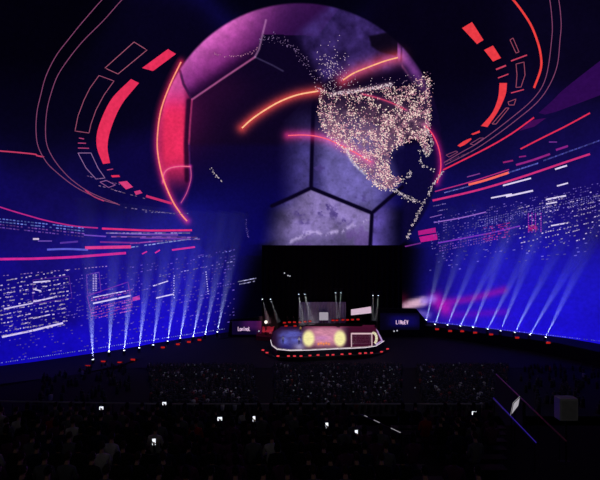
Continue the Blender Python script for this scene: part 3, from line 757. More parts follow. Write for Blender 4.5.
for k, (i, x, y, z) in enumerate(seats):
    if random.random() < .08: continue
    if random.random() < .03: put(pale_proto, x, y, z, pale_first); pale_first = False; continue
    j = random.randrange(len(protos)); put(protos[j], x, y, z, j not in first); first[j] = 1
ORD = ['first', 'second', 'third', 'fourth', 'fifth', 'sixth', 'seventh', 'eighth', 'ninth', 'tenth', 'eleventh']
for i in range(11):
    y = row_y(i) + .0; z = tier_z(y - .01); a = AX(y)
    for x0, x1, lb in ((-y * .9, a - .6, f'long dark bench on the {ORD[i]} step up from the balcony rail'), (a + .6, .53 * y, f'short dark bench beyond the aisle, {ORD[i]} step up from the rail')):
        if x1 - x0 < 1: continue
        b = thing('bench', lb, 'bench', ((x0 + x1) / 2, y - .06, z), 0, 'benches of the near tier')
        MB().box((0, 0, .41), (x1 - x0, .30, .05)).build('seat', M['bench'], b, bevel=.01)
        for t in np.linspace(x0 - (x0 + x1) / 2 + .3, x1 - (x0 + x1) / 2 - .3, 4): MB().box((t, 0, .19), (.06, .22, .39)).build('leg', M['black'], b)
# sloping rail beside the aisle, its broken highlights made as glowing strips
RA, RB = at(361, 414.3, 17.0), at(403, 434.5, 13.5)
ar = thing('aisle_handrail', 'thin dark handrail with three short glowing white highlights along the aisle', 'handrail', (RB.x, RB.y, tier_z(RB.y)))
la = Vector(ar.location); A_, B_ = RA - la, RB - la
MB().tube([A_, B_], .022, 8).build('top_rail', M['black'], ar, smooth=True)
for t in (.04, .5, .97):
    p = A_.lerp(B_, t); MB().tube([p, (p.x, p.y, tier_z((p + la).y) - la.z)], .015, 6).build('post', M['black'], ar)
RAIL_GLINT = glow('rail_glint_glow', (150, 146, 156), .7)
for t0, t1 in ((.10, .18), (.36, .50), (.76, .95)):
    MB().tube([A_.lerp(B_, t0) + Vector((0, -.01, .024)), A_.lerp(B_, t1) + Vector((0, -.01, .024))], .018, 6).build('glow_strip', RAIL_GLINT, ar)

# ------------------------------------------------------------------ stair on the side: rails, panel, box
VIO = surface('violet_painted_rail', (70, 44, 190), .35, .4, noise=.1)
def handrail(name, lab, a, b, r, mat, posts):
    o = thing(name, lab, 'handrail', (a.x, a.y, tier_z(a.y)))
    loc = Vector(o.location); A_, B_ = a - loc, b - loc
    MB().tube([A_, A_.lerp(B_, .5), B_], r, 8).build('top_rail', mat, o, smooth=True)
    for t in posts:
        p = A_.lerp(B_, t); w_ = p + loc
        fl = tier_z(w_.y) if w_.y < T1 else TZ - .9
        MB().tube([p, (p.x, p.y, fl - loc.z)], .016, 6).build('post', M['black'], o)
    return o
VIOG = glow('violet_strip_glow', (60, 38, 170), .45)
h1 = handrail('stair_handrail', 'violet lit handrail sloping down beside the white panel', at(536, 443.5, 12.0), at(493.5, 398.5, 16.9), .034, VIO, (.02, .5, .98))
a, b = at(536, 443.5, 12.0), at(493.5, 398.5, 16.9); loc = Vector(h1.location)
MB().tube([a - loc + Vector((0, 0, .034)), b - loc + Vector((0, 0, .034))], .017, 6).build('glow_strip', VIOG, h1)  # thin glowing violet strip along the rail top
PNK = surface('pinkish_painted_rail', (235, 120, 150), .4, 0)
a2, b2 = at(566, 441, 12.2), at(496, 374, 23.4)
h2 = handrail('stair_handrail', 'long thin pinkish handrail running past the pale grey box', a2, b2, .03, PNK, (.05, .25, .42))
# sloping wing wall that carries the far half of the rail
p0, p1 = a2.lerp(b2, .44), b2
mbw = MB(); dz = 1.0
mbw.add([(p.x + s * .06, p.y, p.z - e) for p in (p0, p1) for s in (-1, 1) for e in (.05, 2.2)], [(0, 1, 3, 2), (4, 6, 7, 5), (0, 4, 5, 1), (2, 3, 7, 6), (0, 2, 6, 4), (1, 5, 7, 3)])
tag(mbw.build('wall_stair', M['concrete']), kind='structure')
# white slanted panel on a post
pc = at(515.3, 406, 14.4); fz = tier_z(pc.y)
pn = thing('notice_panel', 'white slanted panel on a post between the two stair handrails', 'panel', (pc.x, pc.y, fz))
PW = led_picture('panel_white')
h = pc.z - fz
q = [at(x, y, 14.4) - Vector((pc.x, pc.y, fz)) for x, y in ((510.5, 415.5), (513, 403), (520, 396.3), (518.2, 405.5))]
vv = [(p.x, p.y - .015, p.z) for p in q] + [(p.x, p.y + .015, p.z) for p in q]
mbp = MB().add(vv, [(0, 1, 2, 3), (7, 6, 5, 4), (0, 4, 5, 1), (1, 5, 6, 2), (2, 6, 7, 3), (3, 7, 4, 0)])
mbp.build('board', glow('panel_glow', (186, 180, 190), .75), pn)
mf = MB(); 
for i in range(4): mf.tube([Vector(vv[i]) + Vector((0, -.01, 0)), Vector(vv[(i + 1) % 4]) + Vector((0, -.01, 0))], .012, 6)
mf.build('edge_frame', M['black'], pn)
MB().tube([(0, .03, 0), (0, .03, h - .05)], .02, 8).build('post', M['black'], pn)
gp = at(566, 408, 13.0); fz = tier_z(gp.y)
gb = thing('equipment_box', 'pale grey equipment box on a stand past the pinkish handrail', 'box', (gp.x, gp.y, fz))
hh = gp.z - fz
MB().box((0, 0, hh), (.62, .30, .74)).build('casing', M['greybox'], gb, bevel=.03)
MB().box((0, -.155, hh), (.50, .012, .60)).build('front_panel', surface('grey_panel', (200, 205, 198), .5), gb, bevel=.004)
MB().tube([(0, 0, .03), (0, 0, hh - .36)], .03, 8).build('stand_post', M['black'], gb)
MB().box((0, 0, .015), (.4, .3, .03)).build('stand_base', M['black'], gb)

# ------------------------------------------------------------------ lower crowd (past counting)
def crowd():
    ico = bmesh.new(); bmesh.ops.create_icosphere(ico, subdivisions=1, radius=1)
    hv = np.array([v.co[:] for v in ico.verts]); hf = [tuple(v.index for v in f.verts) for f in ico.faces]; ico.free()
    tv = []; 
    for z, rx, ry in ((.42, .16, .14), (.75, .20, .12), (1.0, .21, .11), (1.06, .08, .08)):
        for k in range(8): a = 2 * math.pi * k / 8; tv.append((rx * math.cos(a), ry * math.sin(a), z))
    lg = [(x, y, z) for x in (-.17, .17) for y in (.0, .48) for z in (0.0, .52)]
    tv = np.array(tv); tf = [(r * 8 + k, r * 8 + (k + 1) % 8, (r + 1) * 8 + (k + 1) % 8, (r + 1) * 8 + k) for r in range(3) for k in range(8)] + [tuple(24 + k for k in range(8))]
    one_v = np.concatenate([tv, hv * np.array([.085, .10, .125]) + np.array([0, .03, 1.22]), np.array(lg)])
    nt = len(tv); nh = nt + len(hv)
    one_f = tf + [tuple(i + nt for i in f) for f in hf] + [tuple(i + nh for i in f) for f in ((0, 1, 3, 2), (4, 6, 7, 5), (0, 4, 5, 1), (2, 3, 7, 6), (1, 5, 7, 3))]
    mi = [0] * len(tf) + [1] * len(hf) + [2] * 5
    V_, F_, C_, MI = [], [], [], []
    i = 0; y = BY1 - .55
    while y > BY0 + .5:
        k = max(0, math.floor((BY1 - y) / st)); z = FZ + k * st * .2
        x = -40.0 + random.random()
        while x < 54:
            p = Vector((x, y, z + 1)); px, py = proj(p)
            d = 0
            if 274 < px < 402 and py > 357: d = .93
            elif 146 < px - (py - 345) * .1 < 252 and py > 343: d = .85
            elif 412 + (py - 350) * .25 < px < 508 and py > 342: d = .85
            elif 30 < px < 130 or px > 520: d = .12
            if random.random() < d:
                n = i * len(one_v); ang = math.atan2(-(x - 12), 95 - y); ca, sa = math.cos(ang), math.sin(ang); s = random.uniform(.92, 1.06)
                w_ = one_v.copy() * s; xx = w_[:, 0] * ca - w_[:, 1] * sa + x; yy = w_[:, 0] * sa + w_[:, 1] * ca + y
                V_.append(np.stack([xx, yy, w_[:, 2] + z], -1)); F_ += [tuple(q + n for q in f) for f in one_f]
                u = random.random(); cl = (.55, .53, .52) if u < .045 else ((.28, .05, .05) if u < .07 else tuple(np.array([.03, .03, .04]) * random.uniform(.3, 1.6)))
                cc = np.tile(np.array(cl), (len(one_v), 1)); cc[nt:nh] = np.array((.20, .13, .10)) * random.uniform(.15, 1); cc[nh:] = .012
                if random.random() < .5: 
                    cc[nt:nh] = .015
                C_.append(cc); i += 1
            x += .62
        y -= .9
    m, N, L = new_mat('crowd_clothes'); o = N.new('ShaderNodeOutputMaterial'); b = N.new('ShaderNodeBsdfPrincipled'); a = N.new('ShaderNodeAttribute'); a.attribute_name = 'Col'
    b.inputs['Roughness'].default_value = .85; L.new(a.outputs['Color'], b.inputs['Base Color']); L.new(b.outputs[0], o.inputs[0])
    ob = link('crowd', mesh('crowd', np.concatenate(V_), F_, np.concatenate(C_), True), m)
    print('crowd', i)
    return tag(ob, 'dark mass of seated spectators filling the lower seating before the stage', 'crowd', kind='stuff')
crowd()
# glimmering phones in the lower crowd
PV = MB(); ph = []
for _ in range(95):
    bx = random.choice([(278, 400, 357, 400), (278, 400, 357, 400), (152, 250, 346, 392), (414, 505, 346, 395)])
    px, py = random.uniform(*bx[:2]), random.uniform(*bx[2:])
    s = (py - 240) / F; Y = (CZ - FZ - .2 * BY1 - 1.0) / (s - .2)
    if Y > BY1: continue
    p = at(px, py, Y); PV.box(p, (.17, .02, .11), Matrix.Rotation(random.uniform(-.6, .6), 3, 'Y'))
tag(PV.build('phone_glimmer', glow('dim_phone_glow', (120, 126, 140), .32)), 'scattered dim phone screens glimmering among the lower crowd', 'phones', kind='stuff')

# ------------------------------------------------------------------ stage
SZ = 1.2
def stg(px, py, z=SZ): return at_z(px, py, z)
outline = [(272.5, 331), (270.5, 340), (272, 345.5), (277, 349.3), (290, 350.6), (310, 350.2), (330, 349.2), (350, 348.4), (366, 347.6), (376, 346), (384, 341), (377, 328), (375, 324.2), (284, 324.2)]
op = [stg(x, y) for x, y in outline]
stage = thing('stage', 'low glowing stage with pink and blue lit floor and white edge', 'stage', (5, 88, FZ))
def kid(o, root):
    o.matrix_parent_inverse = Matrix.Translation(-Vector(root.location)); return o
kid(MB().prism([(p.x, p.y) for p in op], FZ, SZ).build('deck', M['deck'], stage), stage)
# glowing stage floor, colour set by place
gx = np.arange(269, 386, .7); gy = np.arange(322, 351.4, .5); GX, GY = np.meshgrid(gx, gy, indexing='ij')
s_ = sdf(GX.ravel(), GY.ravel(), outline).reshape(GX.shape); qf = grid_faces(len(gx), len(gy)); kf = (s_.ravel()[qf] > .35).all(1); qf = qf[kf]
used = np.unique(qf); rm = np.full(GX.size, -1); rm[used] = np.arange(len(used)); fx, fy = GX.ravel()[used], GY.ravel()[used]
n_ = fbm(fx / 5, fy / 2.5)
fc = np.tile(np.array([34, 12, 34.0]), (len(fx), 1))
fc = lerp(fc, (92, 96, 190), np.exp(-((fx - 291) / 13) ** 4 - ((fy - 339) / 9) ** 4) * (.45 + .9 * n_))
fc = lerp(fc, (40, 36, 120), np.exp(-((fx - 287) / 6) ** 2 - ((fy - 347) / 3) ** 2) * .6)
fc = lerp(fc, (196, 190, 225), np.exp(-((fx - 300) / 6) ** 2 - ((fy - 347) / 3.5) ** 2) * .6)
fc = lerp(fc, (40, 14, 48), smooth(331, 326, fy) * smooth(300, 290, fx))
fc = lerp(fc, (214, 140, 165), np.exp(-((fx - 325) / 19) ** 4 - ((fy - 336) / 12) ** 4) * (.75 + .4 * n_))
fc = lerp(fc, (186, 120, 190), np.exp(-((fx - 322) / 8) ** 2 - ((fy - 338) / 2.5) ** 2) * .6)
fc = lerp(fc, (120, 40, 70), smooth(329, 325, fy) * smooth(302, 308, fx) * .75)
fc = lerp(fc, (66, 14, 40), smooth(346, 352, fx) * .9)
fc = lerp(fc, (246, 240, 190), smooth(1.25, .75, np.hypot((fx - 309) / 7.5, (fy - 339.5) / 9)) * smooth(303, 311, 620 - fx - 303) )
for cx in (308.5, 340): fc = lerp(fc, (248, 240, 168), smooth(1.12, .55, np.hypot((fx - cx) / 7, (fy - 338.5) / 9.5)) * .96)
fc = lerp(fc, (246, 236, 228), smooth(1.5, .5, dist(fx, fy, outline[2:11])) * .9 * (fx < 378))
fc = lerp(fc, (200, 170, 235), smooth(1.2, .4, dist(fx, fy, [(377, 329.5), (382.3, 341), (374, 345.5)])) * .9)
for k in range(5): fc = lerp(fc, (255, 140, 60), np.exp(-((fx - 318.5 - 2.6 * k) / 1.0) ** 2 - ((fy - 344 + (k % 2) * .7) / 1.2) ** 2) * .95)
z_ = [stg(a, b, SZ + .012) for a, b in zip(fx, fy)]
o = child(mesh('glow_floor', z_, rm[qf], linA(fc), True), 'glow_floor', stage, label='lit floor panels in blue, pink and pale yellow discs'); kid(o, stage)
mb = MB(); mb.tube([stg(x, y, SZ + .02) for x, y in outline[1:11]], .075, 6); kid(mb.build('edge_light', glow('edge_white', (235, 220, 235), .9), stage), stage)

# football goal
GLp, GRp = stg(351.5, 346.8), stg(371.5, 346.2)
gl = thing('football_goal', 'white football goal with pale net standing on the stage', 'goal', ((GLp.x + GRp.x) / 2, GLp.y, SZ))
gw = (GRp.x - GLp.x) / 2; gh = 13.2 / F * GLp.y
GW = glow('goal_lit_glow', (232, 196, 205), .85)  # goal frame glows, standing in for stage light on white paint
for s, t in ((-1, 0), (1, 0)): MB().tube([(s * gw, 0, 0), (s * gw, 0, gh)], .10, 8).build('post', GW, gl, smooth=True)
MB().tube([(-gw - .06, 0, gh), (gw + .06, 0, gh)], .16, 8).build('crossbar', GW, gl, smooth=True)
m_ = MB()
for s in (-1, 1): m_.tube([(s * gw, 0, gh), (s * gw, .9, gh * .95), (s * gw, 2.2, 0)], .05, 6)
m_.tube([(-gw, 2.2, .03), (gw, 2.2, .03)], .05, 6); m_.build('back_frame', M['white'], gl, smooth=True)
m_ = MB()
for t in np.linspace(-gw, gw, 17): m_.tube([(t, 0, gh), (t, .9, gh * .95), (t, 2.2, 0)], .012, 4)
for t in np.linspace(0, 1, 8): m_.tube([(-gw, .9 + 1.3 * t, gh * .95 * (1 - t)), (gw, .9 + 1.3 * t, gh * .95 * (1 - t))], .012, 4)
for s in (-1, 1):
    for t in np.linspace(.15, .95, 6): m_.tube([(s * gw, 0, gh * t), (s * gw, 2.2 - 1.3 * t, gh * .95 * t)], .012, 4)
m_.build('net', M['net'], gl)
# pale ring-like hoop beside the goal
hp = stg(374, 346); hs = thing('light_hoop', 'cream glowing hoop stand beside the white football goal', 'light', (hp.x, hp.y + .4, SZ))
pts = [(.62 * math.cos(t), 0, 1.55 + 1.15 * math.sin(t)) for t in np.linspace(-1.2, 2.0, 14)]
MB().tube(pts, .27, 8).build('lit_hoop', glow('cream_glow', (236, 226, 190), .9), hs, smooth=True)
m_ = MB()
for p in pts[::2]: m_.tube([(p[0] * .7, -.20, 1.55 + (p[2] - 1.55) * .85), (p[0] * 1.35, -.20, 1.55 + (p[2] - 1.55) * 1.2)], .05, 5)
m_.build('clamp', M['black'], hs)
MB().box((.1, 0, .06), (.9, .7, .12)).build('foot', M['black'], hs, bevel=.02); MB().tube([(.1, 0, .1), (.22, 0, .5)], .06, 6).build('stem', M['black'], hs)

# performers on the stage
perf = [(300.5, 333, 'yellow', (214, 178, 96), 'performer in yellow standing at the rim of the pale yellow disc', 1), (283, 344, 'pale', (196, 200, 225), 'performer in pale blue standing alone on the blue lit floor', 0), (299, 344.5, 'white', (232, 226, 228), 'performer in white standing where blue floor meets yellow disc', 0)]
for px, py, nm, c, lb, sk in perf:
    p = stg(px, py); o = person('performer', lb, 'performers on the stage', 'stand', mat_cloth(nm + '_costume', c), sk, 0, 'short'); o.location = (p.x, p.y, SZ + .01); o.rotation_euler = (0, 0, math.pi + random.uniform(-.4, .4))
band_p = [(287.5, 323.4, 'musician in black at the end of the red lamp row away from the goal'), (293.5, 323.5, 'musician in black second along the red lamp row'), (299, 323.3, 'musician in black third along the red lamp row'), (361, 323.4, 'musician in black behind the white football goal'), (355, 323.4, 'musician in black just before the goal along the back row')]
blk = None
for px, py, lb in band_p:
    p = at(px, py, 102.38)
    if blk is None: blk = o = person('musician', lb, 'musicians along the back of the stage', 'stand', SH['black'], 1, 0, 'short', phone=True)
    else: o = copy_tree(blk); o['label'] = lb
    o.location = (p.x, p.y, SZ + .705); o.rotation_euler = (0, 0, math.pi + random.uniform(-.3, .3))

# curtain wall behind the stage and under the football
def fold_curtain(name, px0, px1, ytop, Y, z0, label):
    xs = np.linspace((px0 - 300) / F * Y, (px1 - 300) / F * Y, 260); zt = CZ - (ytop - 240) / F * Y; zs = np.linspace(z0, zt, 5)
    v = [(x, Y + .28 * math.sin(i * .62) * (1.2 - .4 * (z - z0) / (zt - z0)), z) for i, x in enumerate(xs) for z in zs]
    n = len(v); v += [(a, b + .04, c) for a, b, c in v]
    f = grid_faces(len(xs), 5); f = np.concatenate([f, f[:, ::-1] + n])
    o = link(name, mesh(name, v, f, smooth=True), M['cloth']); return tag(o, label, 'curtain')
fold_curtain('stage_curtain', 262, 402, 245.2, 104.95, FZ, 'huge black curtain hanging behind the stage below the football')
# pale drape low at the back of the stage
xs = np.linspace(0, 1, 90); pa, pb = at(299, 321, 103.8), at(346, 321, 103.8); zt = at(300, 302, 103.8).z
v = [(pa.x + (pb.x - pa.x) * t, 103.8 + .15 * math.sin(i * 1.1), z) for i, t in enumerate(xs) for z in np.linspace(SZ, zt, 4)]
n = len(v); v += [(a, b + .04, c) for a, b, c in v]; f = grid_faces(90, 4)
tag(link('backdrop_drape', mesh('backdrop_drape', v, np.concatenate([f, f[:, ::-1] + n]), smooth=True), M['drape']), 'grey pleated drape lit from above at the back of the stage', 'drape', kind='thing')
# lit panels at the back
def panel(name, lab, quad, Y, col, k):
    t = thing(name, lab, 'screen', at(sum(q[0] for q in quad) / 4, max(q[1] for q in quad), Y), 0, 'small bright screens at the back of the stage')
    loc = Vector(t.location); q = [at(x, y, Y) - loc for x, y in quad]
    fr = MB().add([(p.x, .0, p.z) for p in q] + [(p.x, .12, p.z) for p in q], [(0, 1, 2, 3), (7, 6, 5, 4), (0, 4, 5, 1), (1, 5, 6, 2), (2, 6, 7, 3), (3, 7, 4, 0)]); fr.build('casing', M['black'], t)
    c = sum(q, Vector()) / 4; q2 = [c + (p - c) * .95 for p in q]
    MB().add([(p.x, -.015, p.z) for p in q2] + [(p.x, .0, p.z) for p in q2], [(0, 1, 2, 3), (7, 6, 5, 4), (0, 4, 5, 1), (1, 5, 6, 2), (2, 6, 7, 3), (3, 7, 4, 0)]).build('lit_face', glow(name + '_glow' + lab[:5], col, k), t)
    MB().box((c.x, .06, (min(p.z for p in q) + SZ - loc.z) / 2), (.2, .08, max(.1, min(p.z for p in q) - (SZ - loc.z)))).build('stand', M['black'], t)
panel('led_panel', 'square pale grey screen at the middle of the stage back', [(319, 320.5), (328.5, 320.5), (328.5, 312), (319, 312)], 102.6, (176, 168, 182), .75)
panel('led_panel', 'tilted pinkish white screen above the white football goal', [(350.5, 315.5), (372, 313.2), (371.5, 306.2), (350.5, 309.4)], 102.9, (222, 192, 214), .85)

# lighting poles with pairs of moving heads and their beams
def haze(name, dens, fall=9.0, col=(1, 1, 1)):
    m, N, L = new_mat(name); o = N.new('ShaderNodeOutputMaterial'); v = N.new('ShaderNodeVolumeScatter'); v.inputs['Density'].default_value = dens; v.inputs['Color'].default_value = (*col, 1)
    v.inputs['Anisotropy'].default_value = 0.0
    # haze hangs low: thins out with height above the floor
    g = N.new('ShaderNodeNewGeometry'); sp = N.new('ShaderNodeSeparateXYZ'); L.new(g.outputs['Position'], sp.inputs[0])
    m1 = N.new('ShaderNodeMath'); m1.operation = 'MULTIPLY'; m1.inputs[1].default_value = -1.0 / fall; L.new(sp.outputs['Z'], m1.inputs[0])
    m2 = N.new('ShaderNodeMath'); m2.operation = 'EXPONENT'; L.new(m1.outputs[0], m2.inputs[0])
    m3 = N.new('ShaderNodeMath'); m3.operation = 'MULTIPLY'; m3.inputs[1].default_value = dens; L.new(m2.outputs[0], m3.inputs[0]); L.new(m3.outputs[0], v.inputs['Density'])
    L.new(v.outputs[0], o.inputs['Volume']); return m
HAZE = haze('beam_haze', .045, 9.5); HAZE2 = haze('stage_beam_haze', .06, 40.0)
LENS = glow('lamp_lens_white', (225, 232, 255), 3.0)
def orient(d): return Vector(d).normalized().to_track_quat('Z', 'Y').to_matrix()
def beam(root, org, direction, length, half, color, power, mat, r0=.14):
    """haze lit by a real spot lamp that sits in the lens"""
    Mx = orient(direction); d = Vector(direction).normalized()
    r1 = r0 + length * math.tan(math.radians(half))
    n = 20; v = []
    for t in (0, .33, .66, 1): 
        for k in range(n):
            a = 2 * math.pi * k / n; r = r0 + (r1 - r0) * t
            v.append(Vector(org) + Mx @ Vector((r * math.cos(a), r * math.sin(a), length * t)))
    f = [(i * n + k, i * n + (k + 1) % n, (i + 1) * n + (k + 1) % n, (i + 1) * n + k) for i in range(3) for k in range(n)] + [tuple(range(n - 1, -1, -1)), tuple(3 * n + k for k in range(n))]
    link('light_beam', mesh('light_beam', v, f), mat, root)
    ld = bpy.data.lights.new('beam_lamp', 'SPOT'); ld.energy = power; ld.color = color; ld.spot_size = math.radians(2 * half * .96); ld.spot_blend = .85; ld.shadow_soft_size = .04
    lo = bpy.data.objects.new('beam_lamp', ld); COL.objects.link(lo); lo.parent = root; lo.location = Vector(org) + d * .04
    lo.rotation_euler = (-d).to_track_quat('Z', 'Y').to_euler()
def moving_head(name, label, group, loc, target, size, length, half, color, power, mat, hang=False, cat='spotlight'):
    root = thing(name, label, cat, loc, 0, group)
    d = (Vector(target) - Vector(loc)).normalized(); s = size; up = -1 if hang else 1
    MB().box((0, 0, up * .10 * s), (.42 * s, .34 * s, .20 * s)).build('base', M['black'], root, bevel=.03 * s)
    m_ = MB()
    m_.tube([(-.2 * s, 0, up * .64 * s), (-.2 * s, 0, up * .26 * s), (-.15 * s, 0, up * .215 * s), (.15 * s, 0, up * .215 * s), (.2 * s, 0, up * .26 * s), (.2 * s, 0, up * .64 * s)], .04 * s, 6)
    m_.build('yoke', M['black'], root)
    c = Vector((0, 0, up * .58 * s)); Mx = orient(d)
    MB().tube([c - d * .26 * s, c - d * .22 * s, c + d * .10 * s, c + d * .30 * s], [.10 * s, .15 * s, .16 * s, .18 * s], 14).build('head', M['black'], root, smooth=True)
    MB().tube([c + d * .30 * s, c + d * .325 * s], .16 * s, 14).build('lens', LENS, root)
    if not hang:                                             # the beam stops short of the screen
        q = Vector(loc) + c - DC; b_ = q.dot(d); length = min(length, -b_ + math.sqrt(b_ * b_ - q.dot(q) + R * R) - 4.5)
    beam(root, c + d * .35 * s, d, length, half, color, power, mat, .13 * s)
    return root
poles = [((262, 299), (270, 299), [(266.5, 312), (275, 309)], 'by the red ramp'), ((298.5, 294.5), (304.5, 293.5), [(301.5, 312), (310, 312)], 'between ramp and stage middle'), ((335.5, 292.5), (341, 292.5), [(337, 311), (339.5, 312)], 'at the middle of the stage'), ((373, 295.5), (378.5, 295), [(373, 311), (376.5, 312)], 'past the white football goal')]
for k, (a, b, tg, lb) in enumerate(poles):
    Y = 100.8; xm = (a[0] + b[0]) / 2; p = at(xm, (a[1] + b[1]) / 2, Y); top = p.z + 1.0
    base_z = SZ if k else FZ
    pl = thing('lighting_pole', f'slim dark lighting pole with crossbar standing {lb}', 'pole', (p.x, Y, base_z), 0, 'lighting poles behind the stage')
    m_ = MB(); h = top - base_z
    for sx in (-.12, .12):
        for sy in (-.12, .12): m_.tube([(sx, sy, .05), (sx, sy, h)], .03, 5)
    for z in np.arange(.3, h, .6): m_.tube([(-.12, -.12, z), (.12, -.12, z + .3)], .018, 4); m_.tube([(.12, .12, z), (-.12, .12, z + .3)], .018, 4)
    m_.build('truss_mast', M['black'], pl); MB().box((0, 0, .03), (.9, .9, .06)).build('foot', M['black'], pl, bevel=.02)
    MB().tube([(-1.35, 0, h), (1.35, 0, h)], .06, 8).build('crossbar', M['black'], pl, smooth=True)
    for j, (q, t) in enumerate(zip((a, b), tg)):
        pp = at(q[0], q[1], Y - .0)
        moving_head('moving_head_lamp', f'lamp {("on the ramp side", "on the goal side")[j]} of the pole {lb}', 'moving heads on the lighting poles', (pp.x, Y, top - .06), at(t[0], t[1], Y - 1.5), 1.15, 6.5 if k != 1 else 8, 5.0 if k != 1 else 9, (.9, .95, 1), 5200 if k != 1 else 5200, HAZE2, hang=True)

# wings with sign panels
BLUE_SIGN = led_picture('wing_banner')
def wing(name, lab, quad, Y, face, col, glyph_at, gly):
    t = thing(name, lab, 'sign', at((quad[0][0] + quad[1][0]) / 2, 336, Y))
    loc = Vector(t.location); loc.z = FZ; t.location = loc
    q = [at(x, y, Y) - loc for x, y in quad]; n = len(q)
    for p in q[:2]: p.z = 0
    v = [(p.x, 0, p.z) for p in q] + [(p.x, 1.2, p.z) for p in q]
    MB().add(v, [tuple(range(n)), tuple(range(2 * n - 1, n - 1, -1))] + [(i, (i + 1) % n, n + (i + 1) % n, n + i) for i in range(n)]).build('wing_body', M['black'], t)
    x0, y0, x1, y1 = face; gx = np.linspace(x0, x1, 40); gy = np.linspace(y0, y1, 14); GX, GY = np.meshgrid(gx, gy, indexing='ij')
    vv = [at(a, b, Y) - loc + Vector((0, -.03, 0)) for a, b in zip(GX.ravel(), GY.ravel())]
    child(mesh('banner_screen', vv, grid_faces(40, 14), linA(col(GX.ravel(), GY.ravel()))), 'banner_screen', t)
    m_ = MB(); gx0, gy0, gx1, gy1 = glyph_at; nn = len(gly); cw = (gx1 - gx0) / nn
    for k, g in enumerate(gly):
        for (ax, ay, bx, by) in g:
            A_ = at(gx0 + (k + .08 + ax * .8) * cw, gy1 + (gy0 - gy1) * ay, Y) - loc + Vector((0, -.07, 0)); B_ = at(gx0 + (k + .08 + bx * .8) * cw, gy1 + (gy0 - gy1) * by, Y) - loc + Vector((0, -.07, 0))
            m_.tube([A_, B_], .085, 5)
    m_.build('lettering', glow('letter_glow', (236, 196, 236), .85), t, ) ['label'] = 'glowing pinkish lettering'
    return t
Lg = [(0, 0, 0, 1), (0, 0, .8, 0)]; Ig = [(.4, 0, .4, 1)]; Ng = [(0, 0, 0, 1), (0, 1, .8, 0), (.8, 0, .8, 1)]; Ug = [(0, 1, 0, 0), (0, 0, .8, 0), (.8, 0, .8, 1)]; Eg = [(0, 0, 0, 1), (0, 1, .8, 1), (0, .5, .6, .5), (0, 0, .8, 0)]; Vg = [(0, 1, .4, 0), (.4, 0, .8, 1)]; og = [(0, 0, 0, .6), (0, .6, .8, .6), (.8, .6, .8, 0), (0, 0, .8, 0)]; ng = [(0, 0, 0, .6), (0, .6, .8, .6), (.8, .6, .8, 0)]
lc = lambda x, y: lerp(lerp(np.tile(np.array([14, 6, 40.0]), (len(x), 1)), (70, 20, 84), smooth(236, 250, x) * smooth(333, 326, y) * .8), (96, 24, 64), smooth(254, 262, x) * .7)
wing('wing_sign', 'dim violet sign board beside the red ramp', [(228, 336), (262, 336), (262, 317), (230, 320)], 97.5, (232, 321, 261.5, 334.5), lc, (238, 326.8, 250.5, 330.6), [Lg, og, ng, Ig, ng, og, Lg])
rc = lambda x, y: lerp(np.tile(np.array([5, 3, 20.0]), (len(x), 1)), (16, 10, 92), np.exp(-((x - 404) / 16) ** 4 - ((y - 321) / 6) ** 4) * .85)
wing('wing_sign', 'dark blue sign board with cut corner beyond the football goal', [(377, 336), (425, 336), (425, 319), (416.5, 309), (378, 308.5)], 97.5, (380, 313, 419.5, 330), rc, (396, 320.2, 408.5, 324), [Lg, Ig, Ng, og, Eg, Vg])

# red ramp at the stage side with its bright lamp
rp = [at_z(x, y, .4) for x, y in ((256, 336), (271, 337), (276, 322), (263, 321))]
rmp = tag(MB().prism([(p.x, p.y) for p in rp], FZ, .4).build('side_ramp', M['red_carpet']), 'red carpeted ramp at the side of the stage', 'ramp')
ld = bpy.data.lights.new('ramp_lamp', 'SPOT'); ld.energy = 9000; ld.color = (1, .42, .5); ld.spot_size = math.radians(32); ld.spot_blend = .6; ld.shadow_soft_size = .3
lo = bpy.data.objects.new('ramp_lamp', ld); COL.objects.link(lo); lo.location = at(268, 298, 92); lo.rotation_euler = (lo.location - (rp[0] + rp[2]) / 2).to_track_quat('Z', 'Y').to_euler()
lp = at(266, 322, 96); ln = thing('flood_lamp', 'bright white flood lamp on a stand on the red ramp', 'lamp', (lp.x, lp.y, .4))
MB().tube([(0, 0, .02), (0, 0, lp.z - .4 - .3)], .05, 6).build('stand', M['black'], ln); MB().box((0, 0, .03), (.7, .7, .06)).build('foot', M['black'], ln, bevel=.01)
MB().tube([(0, .25, lp.z - .4), (0, -.02, lp.z - .4)], [.3, .46], 14).build('housing', M['black'], ln, smooth=True); MB().tube([(0, -.03, lp.z - .4), (0, -.06, lp.z - .4)], .42, 14).build('lens', glow('flood_lens', (250, 236, 220), 1.3), ln)
for k, (px, py, lb) in enumerate(((258, 338.5, 'nearest the dim violet sign board'), (261.5, 339, 'between the sign board and stage'), (259, 331, 'below the lettering of the violet sign board'), (394, 331, 'under the dark blue sign board, first of two'), (397, 330.5, 'under the dark blue sign board, second of two'), (284.5, 273, 'high on the black curtain, alone'), (288, 275.5, 'high on the black curtain, second of two close ones'), (290, 276, 'high on the black curtain, last of two close ones'))):
    Y = 96.5 if k < 5 else 104.4; p = at(px, py, Y); base = FZ if k < 5 else p.z - .4
    t = thing('spot_lamp', f'tiny pale lamp {lb}', 'lamp', (p.x, p.y, base), 0, 'tiny lamps round the stage')
    hgt = p.z - base
    MB().tube([(0, 0, 0), (0, 0, hgt)], .04, 6).build('stem', M['black'], t); MB().tube([(0, .2, hgt), (0, -.1, hgt)], [.12, .22], 10).build('housing', M['black'], t, smooth=True)
    MB().tube([(0, -.11, hgt), (0, -.14, hgt)], .19, 10).build('lens', glow(f'tiny_lens', (200, 200, 214), .8), t)

